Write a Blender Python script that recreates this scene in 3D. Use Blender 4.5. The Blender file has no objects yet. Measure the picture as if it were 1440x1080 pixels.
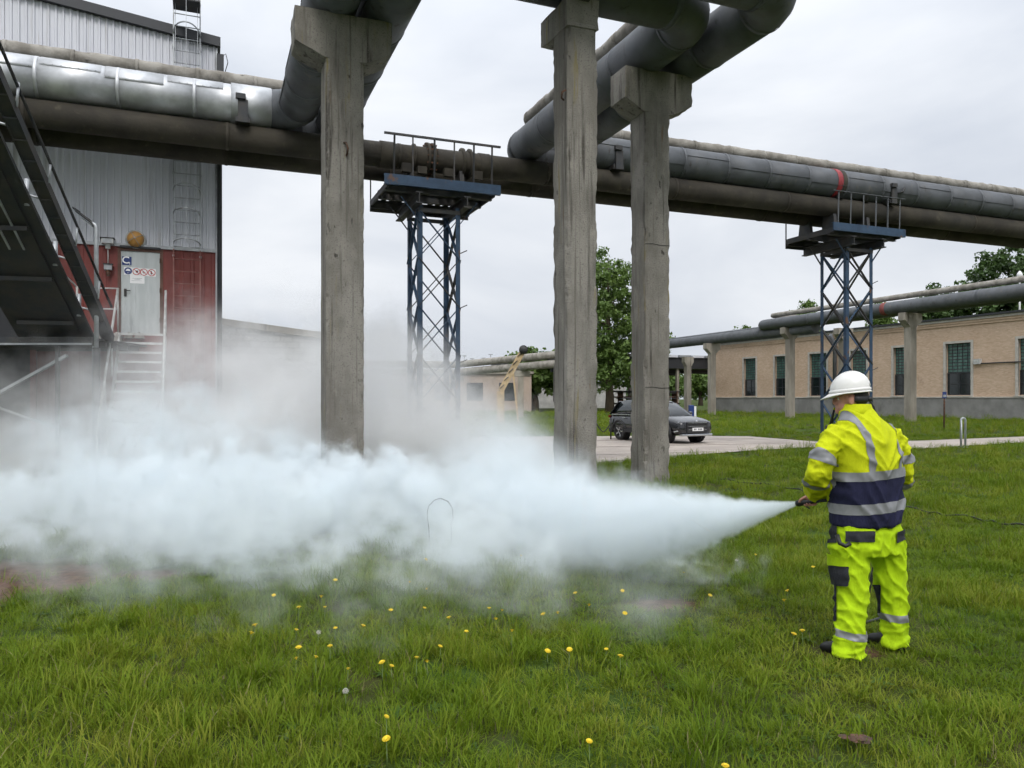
import bpy, bmesh, math, random
import numpy as np
from mathutils import Vector, Matrix, noise as mnoise

random.seed(7); RNG = np.random.default_rng(7)
SC = bpy.context.scene
COL = SC.collection

# ------------------------------------------------------------------ camera, sky, sun, exposure
FPX = 1080.0; HOR = 560.0; CAMH = 1.69                 # focal length and horizon in photo pixels, eye height in metres
cam_d = bpy.data.cameras.new('camera'); cam = bpy.data.objects.new('camera', cam_d); COL.objects.link(cam)
cam.location = (0, 0, CAMH); cam.rotation_euler = (math.radians(90), 0, 0)
cam_d.sensor_fit = 'HORIZONTAL'; cam_d.sensor_width = 36; cam_d.lens = 36 * FPX / 1440
cam_d.shift_y = (HOR - 540) / 1440; cam_d.clip_start = 0.05; cam_d.clip_end = 2000
SC.camera = cam

SUN_EL, SUN_AZ = 47.0, 172.0
world = bpy.data.worlds.new('World'); SC.world = world; world.use_nodes = True
wt = world.node_tree; wt.nodes.clear()
wo = wt.nodes.new('ShaderNodeOutputWorld'); wb = wt.nodes.new('ShaderNodeBackground')
sky = wt.nodes.new('ShaderNodeTexSky'); sky.sky_type = 'NISHITA'; sky.sun_disc = False
sky.sun_elevation = math.radians(SUN_EL); sky.sun_rotation = math.radians(SUN_AZ); sky.air_density = 1.0; sky.dust_density = 3.0
wtc = wt.nodes.new('ShaderNodeTexCoord')
wmap = wt.nodes.new('ShaderNodeMapping'); wmap.inputs['Scale'].default_value = (1.0, 1.0, 2.6)
wn = wt.nodes.new('ShaderNodeTexNoise'); wn.inputs['Scale'].default_value = 2.1; wn.inputs['Detail'].default_value = 6; wn.inputs['Roughness'].default_value = 0.5; wn.inputs['Distortion'].default_value = 0.35
wr = wt.nodes.new('ShaderNodeValToRGB')
wr.color_ramp.elements[0].position = 0.30; wr.color_ramp.elements[0].color = (4.9, 5.3, 6.0, 1)
wr.color_ramp.elements[1].position = 0.70; wr.color_ramp.elements[1].color = (7.7, 7.9, 8.2, 1)
wm = wt.nodes.new('ShaderNodeMixRGB'); wm.inputs['Fac'].default_value = 0.96          # cloud deck over the clear sky
wt.links.new(wtc.outputs['Generated'], wmap.inputs['Vector']); wt.links.new(wmap.outputs[0], wn.inputs['Vector'])
wt.links.new(wn.outputs['Fac'], wr.inputs['Fac']); wt.links.new(sky.outputs[0], wm.inputs[1]); wt.links.new(wr.outputs[0], wm.inputs[2])
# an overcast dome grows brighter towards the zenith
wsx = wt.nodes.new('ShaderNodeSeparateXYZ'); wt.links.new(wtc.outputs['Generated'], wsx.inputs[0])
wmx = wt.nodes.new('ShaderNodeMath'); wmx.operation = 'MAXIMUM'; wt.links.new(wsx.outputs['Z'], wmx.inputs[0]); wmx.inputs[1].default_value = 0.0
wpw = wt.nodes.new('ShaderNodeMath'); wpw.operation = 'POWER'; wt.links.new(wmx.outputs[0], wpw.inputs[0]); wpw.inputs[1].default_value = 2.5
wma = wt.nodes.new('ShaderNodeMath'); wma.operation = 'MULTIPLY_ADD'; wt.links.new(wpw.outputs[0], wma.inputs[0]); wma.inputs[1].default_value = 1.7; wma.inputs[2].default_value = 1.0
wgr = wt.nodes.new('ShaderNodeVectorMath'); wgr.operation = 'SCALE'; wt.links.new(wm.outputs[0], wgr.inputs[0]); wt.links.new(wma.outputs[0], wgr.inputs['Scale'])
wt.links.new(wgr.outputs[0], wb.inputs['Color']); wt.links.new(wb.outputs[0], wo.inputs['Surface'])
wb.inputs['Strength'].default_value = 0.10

sun_d = bpy.data.lights.new('sun', 'SUN'); sun_d.energy = 1.5; sun_d.angle = math.radians(25); sun_d.color = (1, 0.97, 0.93)
sun = bpy.data.objects.new('sun', sun_d); COL.objects.link(sun)
sun.rotation_euler = (math.radians(90 - SUN_EL), 0, math.radians(180 - SUN_AZ)); sun.location = (0, 0, 60)

SC.view_settings.view_transform = 'Standard'; SC.view_settings.look = 'None'
SC.view_settings.exposure = 0.28; SC.view_settings.gamma = 1.0; SC.view_settings.use_curve_mapping = False
cy = SC.cycles
cy.use_denoising = True
try: cy.denoiser = 'OPENIMAGEDENOISE'
except Exception: pass
cy.max_bounces = 8; cy.diffuse_bounces = 3; cy.glossy_bounces = 3; cy.transmission_bounces = 6; cy.transparent_max_bounces = 128
cy.volume_bounces = 4; cy.volume_step_rate = 1.0; cy.volume_max_steps = 512
cy.use_adaptive_sampling = True; cy.adaptive_threshold = 0.045; cy.adaptive_min_samples = 20; cy.sample_clamp_indirect = 0

# ------------------------------------------------------------------ frames of reference
ANG = math.atan2(1, 2.527)                               # the works' building grid is turned by this angle
CU, SU = math.cos(ANG), math.sin(ANG)
def W(u, v, z=0.0): return Vector((u * CU - v * SU, u * SU + v * CU, z))
def P(px, py, Y): return Vector(((px - 720) / FPX * Y, Y, CAMH - (py - HOR) / FPX * Y))
def G(px, py):                                           # a point of the ground seen at a photo pixel
    Y = CAMH * FPX / (py - HOR); return Vector(((px - 720) / FPX * Y, Y, 0))
def UV(p): return (p.x * CU + p.y * SU, -p.x * SU + p.y * CU)
def YofV(px, v): return v / (CU - SU * (px - 720) / FPX)
def UofV(px, v):
    Y = YofV(px, v); return ((px - 720) / FPX * Y) * CU + Y * SU
def VofU(px, u):
    t = (px - 720) / FPX; Y = u / (CU * t + SU); return Y * (CU - SU * t)

# ------------------------------------------------------------------ mesh builder
class MB:
    def __init__(s): s.v = []; s.f = []; s.sm = []; s.mi = []
    def add(s, vs, fs, smooth=False, mi=0):
        o = len(s.v); s.v.extend([tuple(p) for p in vs])
        for f in fs: s.f.append(tuple(i + o for i in f)); s.sm.append(smooth); s.mi.append(mi)
        return s
    def box(s, x0, x1, y0, y1, z0, z1, mi=0):
        vs = [(x, y, z) for z in (z0, z1) for y in (y0, y1) for x in (x0, x1)]
        return s.add(vs, [(0,2,3,1),(4,5,7,6),(0,1,5,4),(2,6,7,3),(0,4,6,2),(1,3,7,5)], False, mi)
    def bar(s, p0, p1, w, h=None, up=(0,0,1), mi=0):
        p0 = Vector(p0); p1 = Vector(p1); h = h or w
        d = (p1 - p0).normalized(); a = Vector(up).cross(d)
        if a.length < 1e-4: a = Vector((1,0,0)).cross(d)
        a.normalize(); b = d.cross(a)
        vs = []
        for p in (p0, p1):
            for sx, sy in ((-1,-1),(1,-1),(1,1),(-1,1)): vs.append(p + a*(sx*w/2) + b*(sy*h/2))
        return s.add(vs, [(3,2,1,0),(4,5,6,7),(0,1,5,4),(1,2,6,5),(2,3,7,6),(3,0,4,7)], False, mi)
    def angle(s, p0, p1, w, t, a, b):                    # steel angle section along p0-p1, flanges along a and b
        p0 = Vector(p0); p1 = Vector(p1); a = Vector(a); b = Vector(b)
        pr = [(0,0),(w,0),(w,t),(t,t),(t,w),(0,w)]
        vs = [p + a*x + b*y for p in (p0,p1) for x,y in pr]
        n = 6; fs = [(i,(i+1)%n,n+(i+1)%n,n+i) for i in range(n)]
        fs += [(0,3,2,1),(0,5,4,3),(6,7,8,9),(6,9,10,11)]
        return s.add(vs, fs)
    def path(s, pts, r, n=12, caps=True, mi=0, closed=False):
        pts = [Vector(p) for p in pts]; m = len(pts)
        rs = r if hasattr(r, '__len__') else [r]*m
        nrm = None; vs = []
        for i, p in enumerate(pts):
            if closed: d = pts[(i+1)%m] - pts[i-1]
            else: d = pts[min(i+1,m-1)] - pts[max(i-1,0)]
            d.normalize()
            if nrm is None:
                nrm = Vector((0,0,1)).cross(d)
                if nrm.length < 1e-3: nrm = Vector((1,0,0))
            nrm = (nrm - d*nrm.dot(d)); nrm.normalize(); b = d.cross(nrm)
            rr = rs[i]; ra, rb = rr if hasattr(rr,'__len__') else (rr, rr)
            for k in range(n):
                a = 2*math.pi*k/n; vs.append(p + nrm*(ra*math.cos(a)) + b*(rb*math.sin(a)))
        fs = []
        for i in range(m if closed else m-1):
            j = (i+1) % m
            for k in range(n):
                k2 = (k+1)%n; fs.append((i*n+k, i*n+k2, j*n+k2, j*n+k))
        s.add(vs, fs, True, mi)
        if caps and not closed:
            o = len(s.v) - len(vs)
            s.f.append(tuple(o+k for k in range(n))[::-1]); s.sm.append(False); s.mi.append(mi)
            s.f.append(tuple(o+(m-1)*n+k for k in range(n))); s.sm.append(False); s.mi.append(mi)
        return s
    def lathe(s, prof, n=24, c=(0,0,0), smooth=True, mi=0, axis='z'):
        vs = []
        for r, z in prof:
            for k in range(n):
                a = 2*math.pi*k/n; x, y = r*math.cos(a), r*math.sin(a)
                q = (x,y,z) if axis=='z' else ((x,z,y) if axis=='y' else (z,x,y))
                vs.append((q[0]+c[0], q[1]+c[1], q[2]+c[2]))
        fs = [(i*n+k, i*n+(k+1)%n, (i+1)*n+(k+1)%n, (i+1)*n+k) for i in range(len(prof)-1) for k in range(n)]
        return s.add(vs, fs, smooth, mi)
    def prism(s, poly, d, mi=0):                         # poly: 3d points, extruded by vector d
        poly = [Vector(p) for p in poly]; d = Vector(d); n = len(poly)
        vs = poly + [p + d for p in poly]
        return s.add(vs, [tuple(range(n))[::-1], tuple(range(n,2*n))] + [(i,(i+1)%n,n+(i+1)%n,n+i) for i in range(n)], False, mi)
    def loft(s, rings, caps=True, smooth=True, mi=0):
        n = len(rings[0]); vs = [p for r in rings for p in r]
        fs = [(i*n+k, i*n+(k+1)%n, (i+1)*n+(k+1)%n, (i+1)*n+k) for i in range(len(rings)-1) for k in range(n)]
        s.add(vs, fs, smooth, mi)
        if caps:
            o = len(s.v) - len(vs)
            s.f.append(tuple(o+k for k in range(n))[::-1]); s.sm.append(False); s.mi.append(mi)
            s.f.append(tuple(o+(len(rings)-1)*n+k for k in range(n))); s.sm.append(False); s.mi.append(mi)
        return s
    def mesh(s, name):
        me = bpy.data.meshes.new(name); me.from_pydata(s.v, [], s.f)
        me.polygons.foreach_set('use_smooth', s.sm); me.polygons.foreach_set('material_index', s.mi)
        bm = bmesh.new(); bm.from_mesh(me); bmesh.ops.recalc_face_normals(bm, faces=bm.faces); bm.to_mesh(me); bm.free()
        return me
    def build(s, name, mat, parent=None, bevel=0, sharp=None):
        me = s.mesh(name)
        for m in (mat if isinstance(mat, (list,tuple)) else [mat]): me.materials.append(m)
        if sharp: me.set_sharp_from_angle(angle=math.radians(sharp))
        o = bpy.data.objects.new(name, me); COL.objects.link(o); o.parent = parent
        if bevel:
            b = o.modifiers.new('bevel', 'BEVEL'); b.width = bevel; b.segments = 2; b.limit_method = 'ANGLE'; b.angle_limit = math.radians(40)
        return o

def put(name, me, parent=None, loc=None, rot=None, mat=None):     # another object on shared mesh data
    o = bpy.data.objects.new(name, me); COL.objects.link(o); o.parent = parent
    if loc is not None: o.location = loc
    if rot is not None: o.rotation_euler = rot
    return o
def tag(o, label=None, cat=None, group=None, kind=None):
    if label: o['label'] = label
    if cat: o['category'] = cat
    if group: o['group'] = group
    if kind: o['kind'] = kind
    return o
def thing(name, label, cat, loc=(0,0,0), rz=0.0, group=None):
    o = bpy.data.objects.new(name, None); COL.objects.link(o); o.empty_display_size = 0.2
    o.location = loc; o.rotation_euler = (0,0,rz)
    return tag(o, label, cat, group)

# ------------------------------------------------------------------ materials
MATS = {}
def mat(name, col, rough=0.7, metal=0.0, var=0.0, scale=3.0, stretch=(1,1,1), col2=None, bump=0.0, bscale=20.0, spec=0.5,
        fine=None, pos='world', lo=0.35, hi=0.65, layers=(), bstretch=(1,1,1), detail=5, transl=0.0):
    """Principled material: colour mixed with col2 by a noise of the given scale, plus optional further layers
    (colour, scale, stretch, lo, hi) laid over it, and a bump."""
    m = bpy.data.materials.new(name); m.use_nodes = True; nt = m.node_tree; N = nt.nodes; L = nt.links
    b = N['Principled BSDF']; b.inputs['Roughness'].default_value = rough; b.inputs['Metallic'].default_value = metal
    b.inputs['Specular IOR Level'].default_value = spec
    b.inputs['Base Color'].default_value = (*col, 1)
    if pos == 'world': src = N.new('ShaderNodeNewGeometry').outputs['Position']
    else: src = N.new('ShaderNodeTexCoord').outputs['Object']
    def nz(sc, st, det=detail, ro=0.6):
        mp = N.new('ShaderNodeMapping'); mp.inputs['Scale'].default_value = st; L.new(src, mp.inputs['Vector'])
        n = N.new('ShaderNodeTexNoise'); n.inputs['Scale'].default_value = sc; n.inputs['Detail'].default_value = det; n.inputs['Roughness'].default_value = ro
        L.new(mp.outputs[0], n.inputs['Vector']); return n.outputs['Fac']
    cur = None
    if col2 is None and var: col2 = tuple(c*(1-var) for c in col)
    seq = ([(col2, scale, stretch, lo, hi)] if col2 else []) + list(layers)
    for c2, sc, st, l0, h0 in seq:
        mr = N.new('ShaderNodeMapRange'); mr.inputs['From Min'].default_value = l0; mr.inputs['From Max'].default_value = h0
        mr.interpolation_type = 'SMOOTHSTEP'; L.new(nz(sc, st), mr.inputs['Value'])
        mx = N.new('ShaderNodeMixRGB'); L.new(mr.outputs[0], mx.inputs['Fac'])
        if cur is None: mx.inputs[1].default_value = (*col, 1)
        else: L.new(cur, mx.inputs[1])
        mx.inputs[2].default_value = (*c2, 1); cur = mx.outputs[0]
    if cur is not None: L.new(cur, b.inputs['Base Color'])
    if bump:
        bp = N.new('ShaderNodeBump'); bp.inputs['Strength'].default_value = min(1.0, bump); bp.inputs['Distance'].default_value = 0.02
        L.new(nz(bscale, bstretch, 6, 0.65), bp.inputs['Height']); L.new(bp.outputs[0], b.inputs['Normal'])
    if transl:
        tr = N.new('ShaderNodeBsdfTranslucent'); ms = N.new('ShaderNodeMixShader'); ms.inputs[0].default_value = transl
        if cur is not None: L.new(cur, tr.inputs['Color'])
        else: tr.inputs['Color'].default_value = (*col, 1)
        L.new(b.outputs[0], ms.inputs[1]); L.new(tr.outputs[0], ms.inputs[2]); L.new(ms.outputs[0], N['Material Output'].inputs['Surface'])
    MATS[name] = m; return m

M_conc = mat('concrete', (0.255,0.238,0.208), 0.92, col2=(0.165,0.152,0.13), scale=2.2, stretch=(1,1,0.5), bump=1.0, bscale=38, bstretch=(1,1,1.6),
             layers=[((0.055,0.048,0.04), 3.0, (2.6,2.6,0.13), 0.53, 0.68), ((0.05,0.045,0.037), 5.5, (1.5,1.5,0.7), 0.63, 0.72), ((0.13,0.118,0.10), 5.0, (3.0,3.0,0.05), 0.60, 0.68), ((0.14,0.13,0.112), 42.0, (1,1,1), 0.56, 0.64), ((0.13,0.085,0.055), 2.2, (2.0,2.0,0.25), 0.66, 0.74), ((0.27,0.25,0.215), 5.0, (1,1,0.5), 0.62, 0.77), ((0.21,0.175,0.08), 2.6, (2.4,2.4,0.2), 0.60, 0.72)])
M_conc_far = mat('concrete_far', (0.34,0.31,0.26), 0.92, col2=(0.22,0.195,0.16), scale=1.2, stretch=(1,1,0.3), layers=[((0.12,0.105,0.085), 2.0, (2,2,0.15), 0.58, 0.72)])
M_cast = mat('rough_concrete_ledge', (0.36,0.345,0.32), 0.95, col2=(0.2,0.19,0.17), scale=2.0, bump=0.8)
M_grey = mat('grey_pipe_jacket', (0.100,0.107,0.118), 0.60, 0.10, col2=(0.075,0.08,0.086), scale=1.6, bump=0.12, bscale=6, layers=[((0.13,0.125,0.115), 2.5, (1,1,1), 0.58, 0.75), ((0.05,0.048,0.046), 4.0, (1.5,1.5,0.5), 0.60, 0.72)])
M_silver = mat('silver_sheet', (0.62,0.63,0.64), 0.52, 0.75, col2=(0.42,0.43,0.44), scale=1.3, bump=0.1, bscale=4)
M_brown = mat('brown_pipe_coat', (0.045,0.038,0.026), 0.85, col2=(0.025,0.021,0.015), scale=1.4, bump=0.5, bscale=14, layers=[((0.085,0.074,0.05), 4.0, (1,1,1), 0.58, 0.78), ((0.02,0.017,0.013), 1.1, (1,1,1), 0.56, 0.68)])
M_beige = mat('mortar_pipe_wrap', (0.33,0.31,0.275), 0.95, col2=(0.19,0.175,0.15), scale=2.2, bump=0.9, bscale=12, layers=[((0.09,0.085,0.075), 3.0, (1,1,1), 0.62, 0.72)])
M_blue = mat('blue_paint_steel', (0.014,0.036,0.072), 0.6, 0.05, col2=(0.024,0.056,0.105), scale=3, bump=0.2, bscale=25, layers=[((0.11,0.055,0.03), 4.0, (1,1,0.6), 0.60, 0.70)])
M_dark = mat('dark_steel', (0.035,0.038,0.042), 0.6, 0.3, col2=(0.055,0.05,0.045), scale=3, bump=0.2)
M_galv = mat('galvanised_steel', (0.42,0.44,0.45), 0.5, 0.6, col2=(0.3,0.31,0.32), scale=4)
M_railw = mat('pale_rail_paint', (0.55,0.56,0.55), 0.55, 0.1, col2=(0.38,0.38,0.36), scale=5)
M_ladred = mat('faded_red_steel', (0.23,0.10,0.085), 0.7, var=0.3, scale=5)
M_rust = mat('rusty_steel', (0.12,0.055,0.03), 0.9, col2=(0.05,0.03,0.02), scale=10)
M_corr = mat('white_profiled_sheet', (0.60,0.61,0.65), 0.5, 0.05, col2=(0.54,0.55,0.59), scale=0.9, stretch=(2,2,0.2), layers=[((0.36,0.355,0.35), 2.4, (3,3,0.12), 0.56, 0.76), ((0.30,0.27,0.24), 5.0, (3,3,0.05), 0.66, 0.74)])
M_red = mat('red_cladding', (0.185,0.036,0.028), 0.6, col2=(0.14,0.028,0.023), scale=1.6, stretch=(2,2,0.3), layers=[((0.13,0.05,0.045), 3.0, (3,3,0.2), 0.60, 0.78)])
M_trim = mat('dark_roof_trim', (0.03,0.032,0.036), 0.5, 0.2)
M_door = mat('pale_door_paint', (0.48,0.51,0.51), 0.55, col2=(0.40,0.43,0.43), scale=2.5, stretch=(3,3,0.3), layers=[((0.22,0.24,0.24), 4.0, (3,3,0.2), 0.58, 0.76)])
M_black = mat('black_rubber', (0.012,0.012,0.013), 0.55)
M_asph = mat('pavement_concrete', (0.40,0.345,0.295), 0.9, col2=(0.31,0.27,0.235), scale=0.5, bump=0.3, bscale=30, layers=[((0.22,0.185,0.16), 0.9, (1,1,1), 0.58, 0.72)])
M_joint = mat('joint_tar', (0.10,0.085,0.075), 0.9)
M_white = mat('white_paint', (0.78,0.78,0.78), 0.5)
M_signblue = mat('sign_blue', (0.012,0.035,0.16), 0.45)
M_signred = mat('sign_red', (0.45,0.03,0.03), 0.45)
M_redband = mat('red_band_paint', (0.30,0.028,0.035), 0.6, var=0.3, scale=8)
M_amber = mat('amber_dome', (0.50,0.26,0.06), 0.35, col2=(0.40,0.20,0.05), scale=6)
# ------------------------------------------------------------------ ground
def ellipse_mask(N, L, pos, cx, cy_, rx, ry, edge=0.35):
    sub = N.new('ShaderNodeVectorMath'); sub.operation = 'SUBTRACT'; L.new(pos, sub.inputs[0]); sub.inputs[1].default_value = (cx, cy_, 0)
    div = N.new('ShaderNodeVectorMath'); div.operation = 'DIVIDE'; L.new(sub.outputs[0], div.inputs[0]); div.inputs[1].default_value = (rx, ry, 1e6)
    ln = N.new('ShaderNodeVectorMath'); ln.operation = 'LENGTH'; L.new(div.outputs[0], ln.inputs[0])
    nz = N.new('ShaderNodeTexNoise'); nz.inputs['Scale'].default_value = 2.4; nz.inputs['Detail'].default_value = 5; L.new(pos, nz.inputs['Vector'])
    ad = N.new('ShaderNodeMath'); ad.operation = 'MULTIPLY_ADD'; L.new(nz.outputs['Fac'], ad.inputs[0]); ad.inputs[1].default_value = 0.9; L.new(ln.outputs['Value'], ad.inputs[2])
    mr = N.new('ShaderNodeMapRange'); mr.inputs['From Min'].default_value = 1.45 - edge; mr.inputs['From Max'].default_value = 1.45 + edge
    mr.inputs['To Min'].default_value = 1; mr.inputs['To Max'].default_value = 0; L.new(ad.outputs[0], mr.inputs['Value'])
    return mr.outputs[0]
SOIL = [(-4.75, 7.05, 1.05, 0.95), (-3.45, 7.45, 0.38, 0.25), (1.25, 6.4, 0.32, 0.2), (-5.6, 6.9, 0.8, 1.0), (6.35, 15.35, 0.5, 0.45), (2.15, 12.55, 0.5, 0.4), (-2.75, 13.2, 0.55, 0.45), (2.3, 5.15, 0.2, 0.14)]
M_ground = mat('lawn_soil', (0.040,0.060,0.010), 0.95, spec=0.1, col2=(0.055,0.055,0.018), scale=1.2, bump=0.8, bscale=30, layers=[((0.045,0.080,0.014), 0.35, (1,1,1), 0.45, 0.6), ((0.085,0.07,0.032), 9.0, (1,1,1), 0.62, 0.72)])
nt = M_ground.node_tree; N = nt.nodes; L = nt.links
bs = N['Principled BSDF']; base = bs.inputs['Base Color'].links[0].from_socket
gp = N.new('ShaderNodeNewGeometry').outputs['Position']
sn = N.new('ShaderNodeTexNoise'); sn.inputs['Scale'].default_value = 14; sn.inputs['Detail'].default_value = 8; L.new(gp, sn.inputs['Vector'])
sr = N.new('ShaderNodeValToRGB'); sr.color_ramp.elements[0].position = 0.35; sr.color_ramp.elements[0].color = (0.062,0.032,0.021,1); sr.color_ramp.elements[1].position = 0.7; sr.color_ramp.elements[1].color = (0.16,0.092,0.062,1)
L.new(sn.outputs['Fac'], sr.inputs['Fac'])
for e in SOIL:
    mx = N.new('ShaderNodeMixRGB'); L.new(ellipse_mask(N, L, gp, *e), mx.inputs['Fac']); L.new(base, mx.inputs[1]); L.new(sr.outputs[0], mx.inputs[2]); base = mx.outputs[0]
L.new(base, bs.inputs['Base Color'])
ext = 900
vs = []; fs = []
xs = np.concatenate([[-ext,-200,-60], np.linspace(-26,26,70), [60,200,ext]]); ys = np.concatenate([[-300,-40], np.linspace(-2,40,64), [60,100,200,500,1200]])
for y in ys:
    for x in xs:
        near = max(0, 1 - abs(x)/26) if -2 < y < 40 else 0
        vs.append((x, y, -0.03 + 0.03*mnoise.noise((x*0.45, y*0.45, 3.0))*min(1, near*4)))
nx = len(xs)
fs = [(j*nx+i, j*nx+i+1, (j+1)*nx+i+1, (j+1)*nx+i) for j in range(len(ys)-1) for i in range(nx-1)]
g = MB().add(vs, fs, True).build('ground', M_ground); tag(g, 'green lawn with bare reddish soil patches', kind='structure')

# paved yard with the car, and the narrow path leaving it to the right
near_e = [G(600,668), G(760,657), G(838,652), G(960,641), G(1050,634), G(1147,628.5), G(1290,631), G(1440,622), G(1700,612)]
far_e  = [G(600,615), G(760,614), G(838,613.5), G(960,613), G(1050,613.5), G(1147,621), G(1290,620), G(1440,614), G(1700,606)]
yard = MB()
vs = [(p.x,p.y,0.005) for p in near_e] + [(p.x,p.y,0.005) for p in far_e]; n = len(near_e)
yard.add(vs, [(i,i+1,n+i+1,n+i) for i in range(n-1)])
yo = yard.build('paved_yard', M_asph); tag(yo, 'pale worn concrete yard and path behind the lawn', kind='structure')
k = MB()
for a, b in ((0,1),(1,2),(2,3)):
    k.bar(near_e[a]+Vector((0,0.02,0.0)), near_e[b]+Vector((0,0.02,0.0)), 0.12, 0.10)
ko = k.build('kerb', mat('kerb_stone', (0.45,0.41,0.36), 0.9, var=0.3, scale=3), yo)
# slab joints
jo = MB()
for (a, b) in ((G(700,631.5),G(1110,623.5)), (G(700,644),G(1000,635.5)), (G(700,622),G(1060,617))):
    jo.bar(a+Vector((0,0,0.009)), b+Vector((0,0,0.009)), 0.05, 0.004)
jj = jo.build('slab_joint', M_joint, yo); jj['kind'] = 'stuff'

# ------------------------------------------------------------------ near concrete columns
def rough_box(mb, x0,x1,y0,y1,z0,z1, seed, cell=0.07, amp=0.006):
    """box skin subdivided and roughened, edges broken unevenly"""
    bm = bmesh.new()
    def g2(n0,n1,fn):
        vv = [[bm.verts.new(fn(i/n0,j/n1)) for j in range(n1+1)] for i in range(n0+1)]
        for i in range(n0):
            for j in range(n1): bm.faces.new((vv[i][j],vv[i+1][j],vv[i+1][j+1],vv[i][j+1]))
    nx_,ny_,nz_ = max(2,int((x1-x0)/cell)),max(2,int((y1-y0)/cell)),max(2,int((z1-z0)/cell))
    lx=lambda t:x0+(x1-x0)*t
    ly=lambda t:y0+(y1-y0)*t
    lz=lambda t:z0+(z1-z0)*t
    g2(nx_,nz_,lambda a,b:(lx(a),y0,lz(b))); g2(nx_,nz_,lambda a,b:(lx(a),y1,lz(b)))
    g2(ny_,nz_,lambda a,b:(x0,ly(a),lz(b))); g2(ny_,nz_,lambda a,b:(x1,ly(a),lz(b)))
    g2(nx_,ny_,lambda a,b:(lx(a),ly(b),z0)); g2(nx_,ny_,lambda a,b:(lx(a),ly(b),z1))
    bmesh.ops.remove_doubles(bm, verts=bm.verts, dist=1e-4)
    for v in bm.verts:
        c = v.co.copy()
        ex = min(c.x-x0,x1-c.x) < 0.02; ey = min(c.y-y0,y1-c.y) < 0.02; ez = min(c.z-z0,z1-c.z) < 0.02
        q = Vector((c.x*3+seed*7.1,c.y*3,c.z*1.7))
        d = Vector((mnoise.noise(q),mnoise.noise(q+Vector((31,0,0))),0))*amp
        if ex+ey+ez >= 2:                                  # chipped arrises
            chip = max(0, mnoise.noise(q*4.3)+0.1)*0.030+max(0,mnoise.noise(q*1.3+Vector((5,5,5)))-0.15)*0.06+0.006
            cc = Vector(((x0+x1)/2,(y0+y1)/2,c.z)); dd = cc-c
            d += Vector((math.copysign(chip,dd.x) if ex else 0, math.copysign(chip,dd.y) if ey else 0, 0))
        v.co = c + d
    bmesh.ops.recalc_face_normals(bm, faces=bm.faces)
    vs = [v.co.copy() for v in bm.verts]; fs = [tuple(v.index for v in f.verts) for f in bm.faces]
    bm.verts.index_update(); fs = [tuple(v.index for v in f.verts) for f in bm.faces]; bm.free()
    mb.add(vs, fs, False)
PIPEZ = 8.64; PR = 0.46
def column(label, u, v, a, captop, e0, e1, capd, along, seed, ch=0.72):
    """square column with a bracketed head; u,v is its centre; the head runs along local axis `along`"""
    t = thing('concrete_column', label, 'column', W(u, v, 0), ANG, 'tall concrete columns under the pipe loop')
    h = a/2
    mb = MB(); rough_box(mb, -h,h,-h,h,-0.2,captop-0.03, seed); 
    mb.build('shaft', M_conc, t)
    hd = capd; offs = 0.0; e = (e0+e1)/2                   # head: straight sides, chamfered undersides
    prof = [(-e0,captop),(-e0,captop-hd*ch),(-h-0.03,captop-hd),(h+0.03,captop-hd),(e1,captop-hd*ch),(e1,captop)]
    w = h+0.012
    cap = MB(); ns = 7
    # roughen head: slices across its width
    rings = []
    for k in range(ns+1):
        q = -w + 2*w*k/ns; ring = []
        for m_ in range(len(prof)):
            p0 = prof[m_]; p1 = prof[(m_+1)%len(prof)]
            for s_ in range(5):
                f = s_/5; x = p0[0]+(p1[0]-p0[0])*f + offs; z = p0[1]+(p1[1]-p0[1])*f
                co = Vector((x,q,z)) if along == 'u' else Vector((q,x,z))
                nq = co*3.3+Vector((seed*3.7,0,0)); dz = mnoise.noise(nq)*0.018
                edge = 0.028*max(0,mnoise.noise(nq*2.1)+0.3) if (s_==0 or k in (0,ns)) else 0
                cen = Vector((offs,0,captop-hd/2)) if along=='u' else Vector((0,offs,captop-hd/2))
                co += Vector((mnoise.noise(nq+Vector((9,0,0)))*0.012, mnoise.noise(nq+Vector((0,9,0)))*0.012, dz if z < captop-0.01 else 0))
                co += (cen-co).normalized()*edge
                ring.append(co)
        rings.append(ring)
    cap.loft(rings, True, False); cap.build('head', M_conc, t)
    # bearing plate under the pipes
    MB().box(*( (-e0*0.9,e1*0.9,-0.12,0.12) if along=='u' else (-0.12,0.12,-e0*0.9,e1*0.9)), captop, captop+0.035).build('bearing_plate', M_dark, t)
    return t
COLS = []
def col_from_px(px_corner, Y):                           # front left corner seen at px_corner, at depth Y
    X = (px_corner-720)/FPX*Y; return UV(Vector((X,Y,0)))
u1,v1 = col_from_px(458, 12.9); a1 = 0.65
c1 = column('left stained concrete column with chipped head carrying two pipes', u1+a1/2, v1+a1/2, a1, 8.2, 0.83, 0.80, 0.78, 'u', 1)
u2,v2 = col_from_px(797.5, 12.3); a2 = 0.555
c2 = column('middle concrete column, rough edged, its head cut off by the picture top', u2+a2/2, v2+a2/2, a2, 8.16, 0.29, 0.76, 0.50, 'v', 2, ch=0.85)
u3,v3 = col_from_px(907, 15.2); a3 = 0.58
c3 = column('right dark streaked concrete column in front of the black car', u3+a3/2, v3+a3/2, a3, 8.22, 0.74, 0.82, 0.86, 'u', 3)
MB().box(-0.1,0.1,-1.25,0.7,8.10,8.16).build('cantilever_plate', M_dark, c2)
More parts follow.
